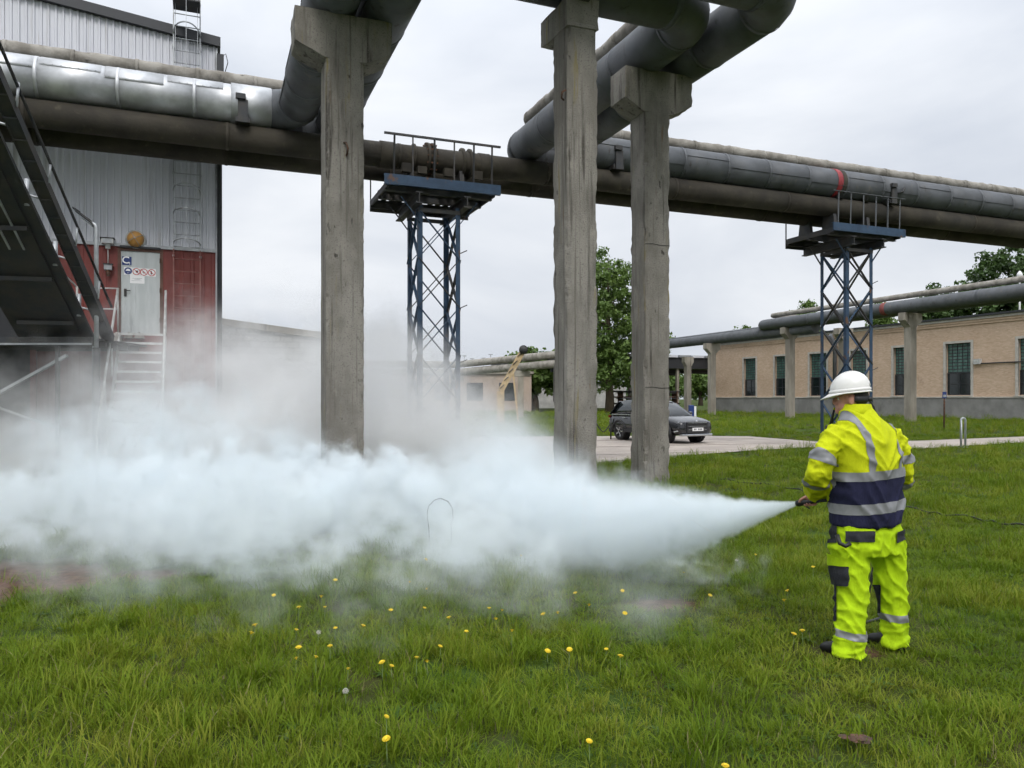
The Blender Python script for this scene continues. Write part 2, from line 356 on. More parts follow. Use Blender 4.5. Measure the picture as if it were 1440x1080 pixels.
# rebar hooks and pour joints
def hook(t, pts, r=0.012):
    MB().path(pts, r, 8).build('rebar_hook', M_rust, t)
hook(c1, [(-0.02,-0.33,6.02),(0.0,-0.40,6.0),(0.03,-0.42,5.9),(0.02,-0.40,5.82),(0.02,-0.34,5.8)], 0.018)
hook(c2, [(-0.29,-0.18,6.50),(-0.34,-0.2,6.52),(-0.35,-0.24,6.60),(-0.29,-0.26,6.63)], 0.016)
for t, zz, a in ((c3, 4.75, a3), (c3, 1.9, a3)):
    h = a/2+0.001
    MB().path([(-h*0.97,-h,zz),(-h*0.4,-h-0.001,zz+0.012),(h*0.3,-h-0.001,zz-0.010),(h*0.97,-h,zz)], 0.006, 6).build('pour_joint', M_black, t)

# ------------------------------------------------------------------ pipes
def bend_path(pts, R, n=9):
    pts = [Vector(p) for p in pts]; out = [pts[0]]
    for i in range(1, len(pts)-1):
        a = (pts[i-1]-pts[i]).normalized(); b = (pts[i+1]-pts[i]).normalized()
        s, e = pts[i]+a*R, pts[i]+b*R; c = pts[i]+a*R+b*R
        for k in range(n+1):
            th = (math.pi/2)*k/n; out.append(c - b*R*math.cos(th) - a*R*math.sin(th))
    out.append(pts[-1]); return out
def ring_band(p, d, r, w, t=0.012, n=32):
    d = Vector(d).normalized(); return MB().path([p-d*(w/2+0.004), p-d*w/2, p+d*w/2, p+d*(w/2+0.004)], [r, r+t, r+t, r], n, caps=False)
def pipe_run(label, pts, r, R, mats, cat='pipe', seclen=3.0, name='insulated_pipe', seam=True, group=None, first=None, wob=0.0, bandmat=None, n=32):
    """a pipe along pts (grid coordinates) cut into sections, each with a lap band; elbows are sections of their own"""
    t = thing(name, label, cat, W(pts[0][0], pts[0][1], 0), ANG, group)
    o = Vector((pts[0][0], pts[0][1], 0)); P3 = [Vector(p)-o for p in pts]
    k = 0
    cur = P3[0]
    for i in range(1, len(P3)):
        last = i == len(P3)-1
        d = (P3[i]-P3[i-1]).normalized()
        end = P3[i] if last else P3[i]-d*R
        Ltot = (end-cur).length; ns = max(1, round(Ltot/seclen))
        for s_ in range(ns):
            a = cur.lerp(end, s_/ns); b = cur.lerp(end, (s_+1)/ns)
            mt = mats(o+a, o+b) if callable(mats) else mats
            rr = r*(1+random.uniform(-0.008,0.010))
            if wob:
                m_ = 6; q = [a.lerp(b,x/m_)+Vector((0,random.uniform(-wob,wob),random.uniform(-wob,wob)))*(0 if x in (0,m_) else 1) for x in range(m_+1)]
                rs = [rr*(1+random.uniform(-0.07,0.07)) for _ in q]; sec = MB().path(q, rs, 16).build('section', mt, t)
            else:
                sec = MB().path([a,b], rr, n).build('section', mt, t)
                if r > 0.4 and mt is M_grey:                  # lengthwise lap of the jacket sheet
                    sv = d.cross(Vector((0,0,1))); th_ = random.choice((-0.35,-0.15,0.25)); e_ = (sv*(1 if sv.y < 0 or abs(d.y) > .5 else -1)*math.cos(th_)+Vector((0,0,1))*math.sin(th_))*(rr+0.002)
                    MB().bar(a+e_,b+e_,0.035,0.008,up=e_.cross(d)).build('lap_seam', M_grey, sec)
            if seam and s_ > 0:
                ring_band(a, d, rr, 0.07, n=n).build('lap_band', bandmat or mt, t)
        if not last:
            d2 = (P3[i+1]-P3[i]).normalized()
            nb = 7; c = P3[i]-d*R+d2*R; q = []
            for x in range(nb*2+1):
                th = (math.pi/2)*x/(nb*2); q.append(c - d2*R*math.cos(th) + d*R*math.sin(th))
            rs = [r*(1.012 if x%2==0 else 1.0) for x in range(len(q))]
            MB().path(q, rs, n).build('elbow', M_grey if not wob else M_beige, t)
            for x in (1, len(q)-2): ring_band(q[x], q[x+1]-q[x-1], r*1.01, 0.05, n=n).build('lap_band', M_grey if not wob else M_beige, t)
            cur = P3[i]+d2*R
    return t
UL = -16; UR = 62
g1pts = [(UL,19.35,PIPEZ),(2.0,19.35,PIPEZ),(2.0,10.4,PIPEZ),(9.15,10.4,PIPEZ),(9.15,19.35,PIPEZ),(UR,19.35,PIPEZ)]
g2pts = [(UL,20.3,PIPEZ),(2.95,20.3,PIPEZ),(2.95,11.5,PIPEZ),(8.15,11.5,PIPEZ),(8.15,20.3,PIPEZ),(UR,20.3,PIPEZ)]
BZ = 9.45
bgpts = [(UL,19.95,BZ),(2.85,19.95,BZ),(2.85,11.7,BZ),(8.27,11.7,BZ),(8.27,19.95,BZ),(UR,19.95,BZ)]
G1 = pipe_run('thick front pipe, silver at left then dark grey round the overhead loop', g1pts, PR, 0.72, lambda a,b: M_silver if (b.x < 1.6 and abs(a.y-19.35)<0.1) else M_grey, seclen=1.55)
G2 = pipe_run('thick rear grey pipe running behind the silver pipe and along the inner loop', g2pts, PR, 0.72, M_grey, seclen=1.9)
BG = pipe_run('thin pale mortar wrapped pipe lying on top of the grey pipes', bgpts, 0.165, 0.45, M_beige, seclen=1.3, wob=0.012, name='wrapped_pipe')
B1 = pipe_run('front brown weathered pipe carried by the blue lattice towers', [(UL,19.35,7.88),(UR,19.35,7.88)], 0.31, 0.7, M_brown, seclen=4.2, name='brown_pipe', n=28)
B2 = pipe_run('rear brown pipe, half hidden behind the front brown pipe', [(UL,20.42,7.82),(UR,20.42,7.82)], 0.31, 0.7, M_brown, seclen=4.2, name='brown_pipe', n=28)
# silver lap sheets with rivets on the upper flank of the silver pipe
o1 = Vector((UL,19.35,0))
for k_ in range(9):
    ua = -9.6 + k_*1.25; ub = ua + 1.17
    if ub > 0.4: break
    a0, a1_ = (math.radians(96), math.radians(158)) if k_%2 else (math.radians(80), math.radians(172))
    rr = PR*1.012; seg = 10; vs = []
    for x in (ua-UL, ub-UL):
        for q in range(seg+1):
            th = a0+(a1_-a0)*q/seg; vs.append((x, rr*math.cos(th), PIPEZ+rr*math.sin(th)))
    fs = [(q,q+1,seg+1+q+1,seg+1+q) for q in range(seg)]
    sh = MB().add(vs, fs, True).build('lap_sheet', M_silver, G1)
    sm = sh.modifiers.new('solid','SOLIDIFY'); sm.thickness = 0.004
    rv = MB()
    for q in range(7):
        x = ua-UL+0.08+q*0.165; th = a1_-0.06; rv.lathe([(0.012,0),(0.008,0.006),(0.0,0.008)], 6, (x, (rr+0.003)*math.cos(th), PIPEZ+(rr+0.003)*math.sin(th)))
    ro = rv.build('rivet', M_dark, sh); ro['kind'] = 'stuff'
# supports between the grey and the brown pipes
def bracket(t, u, v=19.35, o=o1):
    x = u-UL
    m = MB(); m.box(x-0.16,x+0.16,-0.44,0.2,8.12,8.24); m.box(x-0.11,x+0.11,-0.50,-0.44,8.1,8.62); m.box(x-0.16,x+0.06,-0.56,-0.38,8.62,8.74)
    m.build('support_bracket', M_dark, t)
for u_ in (0.75, -7.0, 10.7, 21.0, 31.0): bracket(G1, u_)
# end cap sleeve where the silver jacket stops
ring_band(Vector((0.95-UL,0,PIPEZ)), (1,0,0), PR*1.03, 0.9, 0.014).build('end_sleeve', M_silver, G1)
# red paint band and soot beside it
ub_ = UofV(1181, 19.35-0.4)
ring_band(Vector((ub_-UL,0,PIPEZ)), (1,0,0), PR*1.012, 0.20, 0.006).build('red_band', M_redband, G1)
ring_band(Vector((ub_-UL+0.22,0,PIPEZ)), (1,0,0), PR*1.012, 0.18, 0.004).build('soot_band', M_brown, G1)
for u_ in (ub_+2.6,):
    MB().path([(u_-UL-0.2,-0.44,PIPEZ-0.18),(u_-UL,-0.5,PIPEZ-0.12),(u_-UL+0.05,-0.52,PIPEZ)],0.04,8).build('drain_stub', M_dark, G1)
# flanged valve body on the brown pipe above the left tower
for u_ in np.arange(-12,60,3.1):
    if 2.2 < u_ < 8.6: continue
    MB().box(u_-UL-0.06,u_-UL+0.06,-0.12,0.12,PIPEZ+0.38,BZ-0.15).build('saddle_post',M_dark,BG)
uT1 = UofV(609.5, 19.35); uT2 = UofV(1190, 19.35)
for du, rr, w in ((-0.55,0.36,0.05),(-0.2,0.43,0.06),(-0.05,0.43,0.06),(0.75,0.40,0.06),(0.95,0.40,0.05),(-1.25,0.335,0.35),(1.35,0.33,0.3)):
    ring_band(Vector((uT1+du-UL,0,7.88)), (1,0,0), 0.30, w, rr-0.30, 24).build('flange', M_brown, B1)
bo = MB()
for k_ in range(14):
    th = 2*math.pi*k_/14; bo.box(uT1-0.12-UL-0.14, uT1-0.12-UL+0.14, 0.395*math.cos(th)-0.018, 0.395*math.cos(th)+0.018, 7.88+0.395*math.sin(th)-0.018, 7.88+0.395*math.sin(th)+0.018)
x = bo.build('flange_bolt', M_rust, B1); x['kind'] = 'stuff'
for k_, (du, h_) in enumerate(((-0.8,0.12),(0.3,0.10),(1.1,0.12),(-0.4,0.08))):
    MB().box(uT1+du-UL-0.12, uT1+du-UL+0.12, -0.40, -0.25, 7.40, 7.5+h_).build('pipe_shoe', M_brown, B1)
for du in (-0.5, 0.6, 1.5):
    MB().lathe([(0.0,0),(0.13,0),(0.13,0.2),(0.18,0.22),(0.18,0.28),(0,0.28)], 14, (uT2+du-UL, -0.2, 8.12)).build('vent_cap', M_dark, B1)

# ------------------------------------------------------------------ blue lattice towers
def tower(label, u, v, seed):
    rnd = random.Random(seed)
    t = thing('lattice_tower', label, 'tower', W(u, v, 0), ANG, 'blue lattice towers under the pipes')
    s = 0.555; top = 6.55; lw = 0.12
    for sx in (-1,1):
        for sy in (-1,1):
            m = MB().angle((sx*s,sy*s,-0.1),(sx*s,sy*s,top),lw,0.018,(-sx,0,0),(0,-sy,0)); m.build('leg', M_blue, t)
    nb = 5; z0 = 0.35; hz = (top-z0-0.1)/nb
    for f in range(4):
        for k in range(nb):
            za, zb = z0+k*hz, z0+(k+1)*hz
            for q in (0,1):
                a, b = (za,zb) if q else (zb,za)
                if f < 2:
                    y = (-1 if f==0 else 1)*(s-0.01-0.022*q); p0, p1 = (-s+0.02,y,a),(s-0.02,y,b); up = (0,1,0)
                else:
                    x = (-1 if f==2 else 1)*(s-0.01-0.022*q); p0, p1 = (x,-s+0.02,a),(x,s-0.02,b); up = (1,0,0)
                MB().bar(p0,p1,0.075,0.02,up=(Vector(p1)-Vector(p0)).cross(Vector(up))).build('brace', M_blue if rnd.random()<0.5 else M_dark, t)
    for zz in (0.35, top-0.12):
        for f, (a,b) in enumerate((((-s,-s),(s,-s)),((s,-s),(s,s)),((s,s),(-s,s)),((-s,s),(-s,-s)))):
            MB().bar((a[0],a[1],zz),(b[0],b[1],zz),0.03,0.1).build('tie_bar', M_dark, t)
    for zz in (2.6,4.0,5.4):
        MB().bar((s,-s,zz),(s+0.17,-s-0.05,zz+0.08),0.022).build('step_stub', M_dark, t)
    # platform: two main beams along v, cross beams along u, deck bars, fascia, guard rail
    for x in (-0.62,0.62):
        m = MB(); m.box(x-0.09,x+0.09,-0.95,1.25,6.5,6.53); m.box(x-0.09,x+0.09,-0.95,1.25,6.75,6.78); m.box(x-0.012,x+0.012,-0.95,1.25,6.52,6.76); m.build('main_beam', M_dark, t)
    for y in (-0.7,0.15,1.15):
        m = MB(); m.box(-1.42,1.35,y-0.06,y+0.06,6.785,6.81); m.box(-1.42,1.35,y-0.06,y+0.06,6.98,7.0); m.box(-1.42,1.35,y-0.01,y+0.01,6.80,6.99); m.build('cross_beam', M_dark, t)
    for k in range(13):
        if k in (6,) : continue
        x = -1.35+k*0.215; MB().box(x,x+0.13,-0.9,1.2,7.005,7.03).build('deck_plank', M_dark, t)
    m = MB(); m.box(-1.5,1.5,-0.99,-0.955,6.88,7.13); m.box(-1.5,1.5,-0.955,-0.90,6.88,6.895); m.box(-1.5,1.5,-0.955,-0.90,7.115,7.13); m.build('fascia_beam', M_blue, t)
    MB().box(-1.42,1.35,1.2,1.23,6.70,6.99).build('rear_beam', M_dark, t)
    for sx in (-1.42,1.33):
        MB().box(sx,sx+0.05,-0.9,1.2,6.84,6.98).build('side_beam', M_dark, t)
    for k in range(6):
        x = -1.28+k*0.512+rnd.uniform(-0.02,0.02)
        MB().bar((x,-0.94,7.0),(x+rnd.uniform(-0.02,0.02),-0.96,8.10),0.035,0.035).build('rail_post', M_grey if seed==2 else M_dark, t)
    MB().bar((-1.5,-0.97,8.11),(1.5,-0.97,8.11),0.05,0.05 if seed==1 else 0.02).build('hand_rail', M_dark if seed==1 else M_grey, t)
    MB().bar((-1.40,1.22,6.99),(-1.40,1.22,7.9),0.03).build('rail_post', M_dark, t)
    # cradle under the brown pipes
    for y in (0.0,1.07):
        for x in (-0.7,0.7):
            m = MB(); m.prism([(x-0.06,y-0.3,7.03),(x-0.06,y+0.3,7.03),(x-0.06,y+0.22,7.62),(x-0.06,y,7.55),(x-0.06,y-0.22,7.62)],(0.12,0,0)); m.build('pipe_cradle', M_dark, t)
    for sx in (-1,1):
        MB().bar((sx*0.5,-0.58,6.1),(sx*1.0,-0.58,6.72),0.05,0.02).build('knee_brace', M_blue, t)
        MB().bar((sx*0.5,0.58,6.1),(sx*1.0,0.58,6.72),0.05,0.02).build('knee_brace', M_dark, t)
    MB().box(-0.75,0.75,-0.75,0.75,-0.12,0.06).build('footing', M_conc_far, t)
    return t
T1 = tower('blue lattice tower rising from the smoke between the left and middle columns', uT1, 19.35, 1)
T2 = tower('blue lattice tower behind the man in the white hard hat', uT2, 19.35, 2)
# ------------------------------------------------------------------ left building with profiled cladding
FV = 21.35                                               # facade plane in grid coordinates
uc = UofV(303, FV)                                       # its right corner
def zat(px, py, v=FV): return CAMH + (HOR-py)/FPX*YofV(px, v)
z_split = 5.52
LB = thing('clad_building', 'tall building clad in white profiled sheet above a red base', 'building', W(uc, FV, 0), ANG)
def profile_sheet(w, period, depth, z0, z1, z1b=None):
    """trapezoidal sheet from x=0..w; z1 may slope to z1b"""
    z1b = z1 if z1b is None else z1b; n = max(1, round(w/period)); p = w/n; pts = []
    for i in range(n):
        x = i*p; pts += [(x,0),(x+p*0.55,0),(x+p*0.65,-depth),(x+p*0.90,-depth)]
    pts.append((w,0))
    vs = [(x,y,z0) for x,y in pts] + [(x,y,z1+(z1b-z1)*x/w) for x,y in pts]; m = len(pts)
    return MB().add(vs, [(i,i+1,m+i+1,m+i) for i in range(m-1)])
sw = 0.62; ns = 19; L0 = -sw*ns
ztop = lambda x: 10.88 - x*0.115                          # x is negative leftwards
for k in range(ns):
    x0 = -sw*(k+1)
    o = profile_sheet(sw, 0.155, 0.035, z_split, ztop(x0), ztop(x0+sw)).build('cladding_sheet', M_corr, LB); o.location = (x0, -0.003*(k%2), 0)
door_x0 = UofV(170, FV)-uc; door_x1 = UofV(225, FV)-uc; door_z0 = 3.30; door_z1 = zat(198,354)
opening_x1 = UofV(66, FV)-uc
red = profile_sheet(0.5, 0.25, 0.015, 0.35, z_split-0.02).mesh('red_sheet'); red.materials.append(M_red)
x = 0.0; edges = []
while x > L0:                                            # red sheets, leaving the doorway open
    x0 = x-0.5
    if x0 < opening_x1-0.3: break
    if x0 < door_x1+0.06 and x > door_x0-0.06: 
        x = x0; continue
    put('red_sheet', red, LB, (x0,0,0)); x = x0
MB().box(door_x0-0.5,door_x1+0.5,-0.004,0.05,door_z1+0.06,z_split-0.02).build('red_lintel', M_red, LB)
MB().box(door_x0-0.5,door_x1+0.5,-0.004,0.05,0.35,door_z0-0.02).build('red_apron', M_red, LB)
for a,b in ((door_x0-0.5,door_x0-0.05),(door_x1+0.05,door_x1+0.5)): MB().box(a,b,-0.004,0.05,door_z0-0.02,door_z1+0.06).build('red_jamb_panel', M_red, LB)
# core behind the sheets, roof and trims
MB().prism([(L0,0.06,0),(0,0.06,0),(0,0.06,ztop(0)-0.05),(L0,0.06,ztop(L0)-0.05)],(0,14,0)).build('core_wall', M_corr, LB)
MB().prism([(L0-0.2,-0.16,ztop(L0-0.2)-0.10),(0.12,-0.16,ztop(0.12)-0.10),(0.12,-0.16,ztop(0.12)+0.14),(L0-0.2,-0.16,ztop(L0-0.2)+0.14)],(0,14.4,0)).build('roof', M_trim, LB)
MB().box(L0,0.02,-0.06,0.0,z_split-0.06,z_split+0.02).build('drip_flashing', M_galv, LB)
MB().box(0.0,0.05,-0.06,0.3,0.3,ztop(0)-0.12).build('corner_trim', M_galv, LB)
MB().path([(0.10,-0.12,0.3),(0.10,-0.12,9.6),(0.10,-0.12,10.2)],0.06,12).build('downpipe', M_trim, LB)
MB().box(0.03,0.2,-0.22,-0.03,10.05,10.55).build('rainwater_hopper', M_trim, LB)
MB().path([(0.12,-0.1,10.5),(0.25,-0.1,10.62),(0.3,-0.1,10.4),(0.22,-0.1,10.1)],0.012,6).build('cable', M_trim, LB)
MB().box(L0,0.0,-0.12,0.05,-0.1,0.36).build('plinth', M_cast, LB)
# flat sheet behind the stair, the shade of a dark opening put into its colour
MB().box(L0+0.2,opening_x1-0.3,-0.03,0.03,0.36,4.4).build('dark_opening_sheet', mat('opening_shade_colour',(0.02,0.022,0.025),0.7,var=0.4,scale=2), LB)
MB().box(opening_x1-0.34,opening_x1-0.22,-0.07,0.05,0.36,z_split-0.1).build('opening_post', M_red, LB)
for zz in (1.5,2.9): MB().box(L0+0.2,opening_x1-0.3,-0.05,-0.03,zz,zz+0.08).build('opening_rail', M_dark, LB)
# door
D = MB().box(door_x0,door_x1,0.0,0.045,door_z0,door_z1).build('door', M_door, LB, bevel=0.006)
fr = MB(); fr.box(door_x0-0.07,door_x0,-0.03,0.06,door_z0-0.02,door_z1+0.07); fr.box(door_x1,door_x1+0.07,-0.03,0.06,door_z0-0.02,door_z1+0.07); fr.box(door_x0,door_x1,-0.03,0.06,door_z1,door_z1+0.07)
fr.build('door_frame', mat('door_frame_brown',(0.14,0.07,0.05),0.7,var=0.4), LB)
MB().box(door_x0-0.02,door_x1+0.02,-0.085,-0.035,door_z1+0.07,door_z1+0.12).build('door_drip', M_trim, LB)
hx = door_x0+0.10
MB().box(hx-0.03,hx+0.03,-0.02,0.0,door_z0+0.93,door_z0+1.12).build('lock_plate', M_dark, D)
MB().path([(hx,-0.01,door_z0+1.07),(hx,-0.06,door_z0+1.07),(hx+0.12,-0.06,door_z0+1.07)],0.012,8).build('handle', M_dark, D)
for zz in (0.3,1.05,1.8): MB().box(door_x1-0.01,door_x1+0.04,-0.035,-0.005,door_z0+zz,door_z0+zz+0.12).build('hinge', M_rust, D)
def disc(mb, c, r, y, mi=0, n=20, r0=0.0):
    if r0: vs = [(c[0]+q*math.cos(2*math.pi*k/n), y, c[1]+q*math.sin(2*math.pi*k/n)) for q in (r0,r) for k in range(n)]; mb.add(vs, [(k,(k+1)%n,n+(k+1)%n,n+k) for k in range(n)], False, mi)
    else: mb.add([(c[0]+r*math.cos(2*math.pi*k/n), y, c[1]+r*math.sin(2*math.pi*k/n)) for k in range(n)], [tuple(range(n))], False, mi)
dw = door_x1-door_x0
def dpx(px,py): return (UofV(px,FV)-uc, zat(px,py))
cx,cz = dpx(178.4,366.8); s_ = 0.105
sg = MB().box(cx-s_,cx+s_,-0.006,0.0,cz-s_,cz+s_).build('letter_sign', M_signblue, D); sg['label'] = 'blue sign with a white C and a small 1'
def text(body, x, z, size, y, m, parent, name, align='CENTER'):
    c = bpy.data.curves.new(name,'FONT'); c.body = body; c.size = size; c.align_x = align; c.align_y = 'CENTER'; c.extrude = 0.001; c.offset = size*0.018
    o = bpy.data.objects.new(name, c); COL.objects.link(o)
    bpy.context.view_layer.update(); me = bpy.data.meshes.new_from_object(o.evaluated_get(bpy.context.evaluated_depsgraph_get())); bpy.data.objects.remove(o)
    me.materials.clear(); me.materials.append(m)
    q = put(name, me, parent, (x,y,z), (math.radians(90),0,0)); return q
text('C', cx-0.025, cz+0.01, 0.24, -0.008, M_white, sg, 'lettering'); text('1', cx+0.065, cz-0.062, 0.09, -0.008, M_white, sg, 'lettering')
for k,(px,py) in enumerate(((180.2,381),(191.8,382),(202.3,382.8),(213.3,383.6))):
    cx,cz = dpx(px,py); r = 0.088
    s1_ = MB().box(cx-r*1.08,cx+r*1.08,-0.005,0.0,cz-r*1.08,cz+r*1.08).build('safety_sign', M_white, D)
    m = MB()
    if k == 0:
        disc(m,(cx,cz),r,-0.0065,0); disc(m,(cx,cz),r*0.62,-0.008,1); m.add([(cx-r*0.62,-0.0095,cz-r*0.02),(cx+r*0.62,-0.0095,cz-r*0.02),(cx+r*0.42,-0.0095,cz-r*0.5),(cx-r*0.42,-0.0095,cz-r*0.5)],[(0,1,2,3)],False,0)
        m.build('pictogram',[M_signblue,M_white],s1_)
    else:
        disc(m,(cx,cz),r,-0.0065,0,24,r*0.80); q = r*0.58
        m.bar((cx-q,-0.0065,cz+q),(cx+q,-0.0065,cz-q),r*0.17,0.002,up=(0,1,0),mi=0)
        if k == 1: m.box(cx-r*0.1,cx+r*0.45,-0.0062,-0.006,cz-r*0.3,cz+r*0.3,1)
        elif k == 2: m.box(cx-r*0.05,cx+r*0.06,-0.0062,-0.006,cz-r*0.5,cz+r*0.4,1); m.box(cx-r*0.4,cx+r*0.4,-0.0062,-0.006,cz-r*0.12,cz+r*0.0,1)
        else: disc(m,(cx-r*0.1,cz+r*0.32),r*0.16,-0.0061,1,10); m.box(cx-r*0.25,cx+r*0.1,-0.0062,-0.006,cz-r*0.5,cz+r*0.15,1)
        m.build('pictogram',[M_signred,M_black],s1_)
cx,cz = dpx(193,392.5)
pn = MB().box(cx-0.165,cx+0.165,-0.004,0.0,cz-0.11,cz+0.11).build('paper_notice', M_white, D)
m = MB(); m.box(cx-0.11,cx+0.11,-0.0055,-0.0045,cz+0.012,cz+0.022); m.box(cx-0.07,cx+0.07,-0.0055,-0.0045,cz-0.012,cz-0.003); m.box(cx-0.13,cx+0.1,-0.0055,-0.0045,cz-0.045,cz-0.038)
q = m.build('printed_line', M_galv, pn); q['kind'] = 'stuff'
# door sill slab with broken edge
MB().box(opening_x1-0.1,door_x0+0.05,-0.35,0.0,3.05,3.22).build('broken_ledge', M_cast, LB)
sillm = MB()
for k in range(9):
    x = opening_x1+0.1+k*0.24; sillm.lathe([(0.0,0),(0.12+0.05*random.random(),0.02),(0.08,0.13),(0,0.18)],7,(x,-0.2+0.1*random.random(),3.16),smooth=False)
q = sillm.build('rubble', M_cast, LB); q['kind'] = 'stuff'
# wall fittings: things of their own
def wthing(name,label,cat,px,py,dv=0.0,group=None):
    u_ = UofV(px,FV-dv); return thing(name,label,cat,W(u_,FV-dv,zat(px,py,FV-dv)),ANG,group)
t = wthing('dome_lamp','round amber dome lamp on the white cladding above the door','lamp',190.5,336.5,0.05)
MB().lathe([(0,-0.2),(0.09,-0.185),(0.16,-0.13),(0.195,-0.05),(0.2,0.0)],20,axis='y').build('dome',M_amber,t)
MB().lathe([(0.2,-0.02),(0.235,-0.02),(0.235,0.02),(0.2,0.04)],20,axis='y').build('rim',M_railw,t)
for a_ in (0.5,2.1): MB().path([(0.21*math.cos(a_)*math.cos(q),-0.205*math.sin(q),0.21*math.sin(a_)*math.cos(q)) for q in np.linspace(0,math.pi,11)],0.008,5).build('guard_wire',M_galv,t)
t = wthing('wall_floodlight','small box floodlight with a cable on the wall left of the door','lamp',152,341,0.05)
m = MB(); m.box(-0.13,0.13,-0.2,0.0,-0.05,0.07); m.build('housing',M_railw,t); MB().box(-0.16,0.16,-0.22,0.02,0.071,0.09).build('hood',M_dark,t)
MB().box(-0.1,0.1,-0.205,-0.2,-0.04,0.06).build('lens',M_galv,t); MB().box(-0.05,0.05,-0.09,0.0,-0.16,-0.05).build('mount',M_railw,t)
MB().path([(0,-0.03,-0.16),(0.005,-0.03,-0.6)],0.013,6).build('conduit',M_railw,t)
t = wthing('socket_box','grey wall socket box below the floodlight cable','socket',152.5,377,0.05)
MB().box(-0.09,0.09,-0.12,0,-0.06,0.08).build('case',M_galv,t,bevel=0.01); MB().box(-0.11,0.11,-0.15,0,0.081,0.095).build('lid',M_dark,t); MB().lathe([(0,-0.16),(0.04,-0.14),(0.05,-0.02),(0.03,0.0)],10,(0,-0.07,-0.06)).build('plug',M_rust,t)

# caged wall ladder
ul0, ul1 = UofV(241.5,FV-0.2), UofV(284,FV-0.2)
t = thing('caged_ladder','steel wall ladder with hooped safety cage at the building corner','ladder',W((ul0+ul1)/2,FV-0.2,0),ANG)
hw = (ul1-ul0)/2*0.88; zb, ze = 1.6, 12.3
for s_ in (-1,1):
    MB().bar((s_*hw,0,zb),(s_*hw,0,5.45),0.05,0.03).build('side_rail',M_ladred,t); MB().bar((s_*hw,0,5.45),(s_*hw,0,ze),0.05,0.03).build('side_rail',M_galv,t)
rg = MB().path([(-hw,0,0),(hw,0,0)],0.014,8).mesh('rung'); rg.materials.append(M_galv)
rr_me = MB().path([(-hw,0,0),(hw,0,0)],0.012,8).mesh('rung'); rr_me.materials.append(M_ladred)
z = zb+0.2
while z < ze-0.2: put('rung',rr_me if z < 5.4 else rg,t,(0,0,z)); z += 0.31
hoop = MB().path([(hw*math.cos(a),-0.75*math.sin(a),0) for a in np.linspace(0,math.pi,15)],0.017,6).mesh('hoop'); hoop.materials.append(M_galv)
for z in (5.6,6.35,6.95,7.9,8.8,9.8,10.9,11.7): put('cage_hoop',hoop,t,(0,0,z))
for a in (35,90,145):
    aa = math.radians(a); MB().bar((hw*math.cos(aa),-0.75*math.sin(aa),5.6),(hw*math.cos(aa),-0.75*math.sin(aa),ze),0.035,0.01).build('cage_strap',M_galv,t)
for z in (2.5,5.3,7.4,9.5,10.6):
    for s_ in (-1,1): MB().bar((s_*hw,0,z),(s_*hw*1.04,0.2,z),0.05,0.03).build('wall_bracket',M_galv,t)
MB().box(-hw,hw,-0.72,-0.1,11.45,11.49).build('rest_grating',M_dark,t)

# door stair with pale hand rails, descending towards the viewer
uD = (UofV(178,FV)+UofV(222,FV))/2+0.03
t = thing('door_stair','steel step flight with pale hand rails leading up to the door','stairs',W(uD,FV-0.15,0),ANG)
sw2 = 0.48; nT = 14; rise = door_z0/nT; run = 0.235
for k in range(nT):
    y = -0.25-k*run; zt = door_z0-0.03-k*rise
    MB().box(-sw2,sw2,y-0.25,y+0.0,zt-0.035,zt).build('tread',M_railw if k==0 else M_dark,t)
    MB().box(-sw2,sw2,y-0.262,y-0.251,zt-0.05,zt+0.004).build('nosing',M_railw,t)
for s_ in (-1,1):
    MB().bar((s_*(sw2+0.03),-0.1,door_z0-0.1),(s_*(sw2+0.03),-0.25-nT*run,-0.05),0.05,0.22).build('stringer',M_railw,t)
    a = Vector((s_*(sw2+0.05),-0.35,door_z0+1.05)); b = Vector((s_*(sw2+0.12),-0.25-nT*run,1.0))
    MB().path([a,b],0.028,10).build('hand_rail',M_railw,t)
    for f in (0.0,0.33,0.66,1.0):
        p = a.lerp(b,f); MB().path([p,p+Vector((0,0.02,-1.05))],0.022,8).build('rail_post',M_railw,t)
for zz in (1.05,0.55):
    MB().path([(-sw2-0.05,-0.35,door_z0+zz),(-sw2-0.95,-0.35,door_z0+zz-0.02)],0.018,8).build('side_rail',M_railw,t)
MB().path([(-sw2-0.92,-0.35,door_z0-0.2),(-sw2-0.92,-0.35,door_z0+1.06)],0.026,8).build('rail_post',M_railw,t)
MB().path([(-sw2-0.92,-0.35,door_z0+1.04),(-sw2-1.3,-0.6,door_z0+1.45),(-sw2-2.1,-1.6,door_z0+2.9)],0.022,8).build('side_rail',M_railw,t)

# dark steel stair flight, seen from below, rising to the upper left, with its landing
LZ = 2.98
st = thing('steel_stair','dark steel stair flight seen from below at the left edge','stairs',(0,0,0))
d = Vector((-0.2037,1,0)).normalized(); tanS = 0.645; sd = Vector((d.x,d.y,-tanS))     # away and down
bR = P(118,462,16.6); bL = P(40,452,15.9)
side = Vector((d.y,-d.x,0)); off = (bR-bL).dot(side)
width = max(1.15, off)
bR.z = bL.z = LZ+0.12; base = bR.copy()
def S(s, w, h=0.0): return base - sd*s - side*w + Vector((0,0,h))    # s metres up the flight, w across from the right stringer
nrm = side.cross(sd).normalized()
if nrm.z < 0: nrm = -nrm
LEN = 9.0
for w in (0.0, width):
    MB().bar(S(-0.2,w), S(LEN,w), 0.07, 0.34, up=nrm.cross(sd)).build('stringer', M_dark, st)
for k in range(34):
    s_ = 0.1+k*0.262
    a = S(s_,0.04,0.05); b = S(s_,width-0.04,0.05)
    MB().bar(a,b,0.26,0.03,up=(0,0,1)).build('tread', M_dark, st)
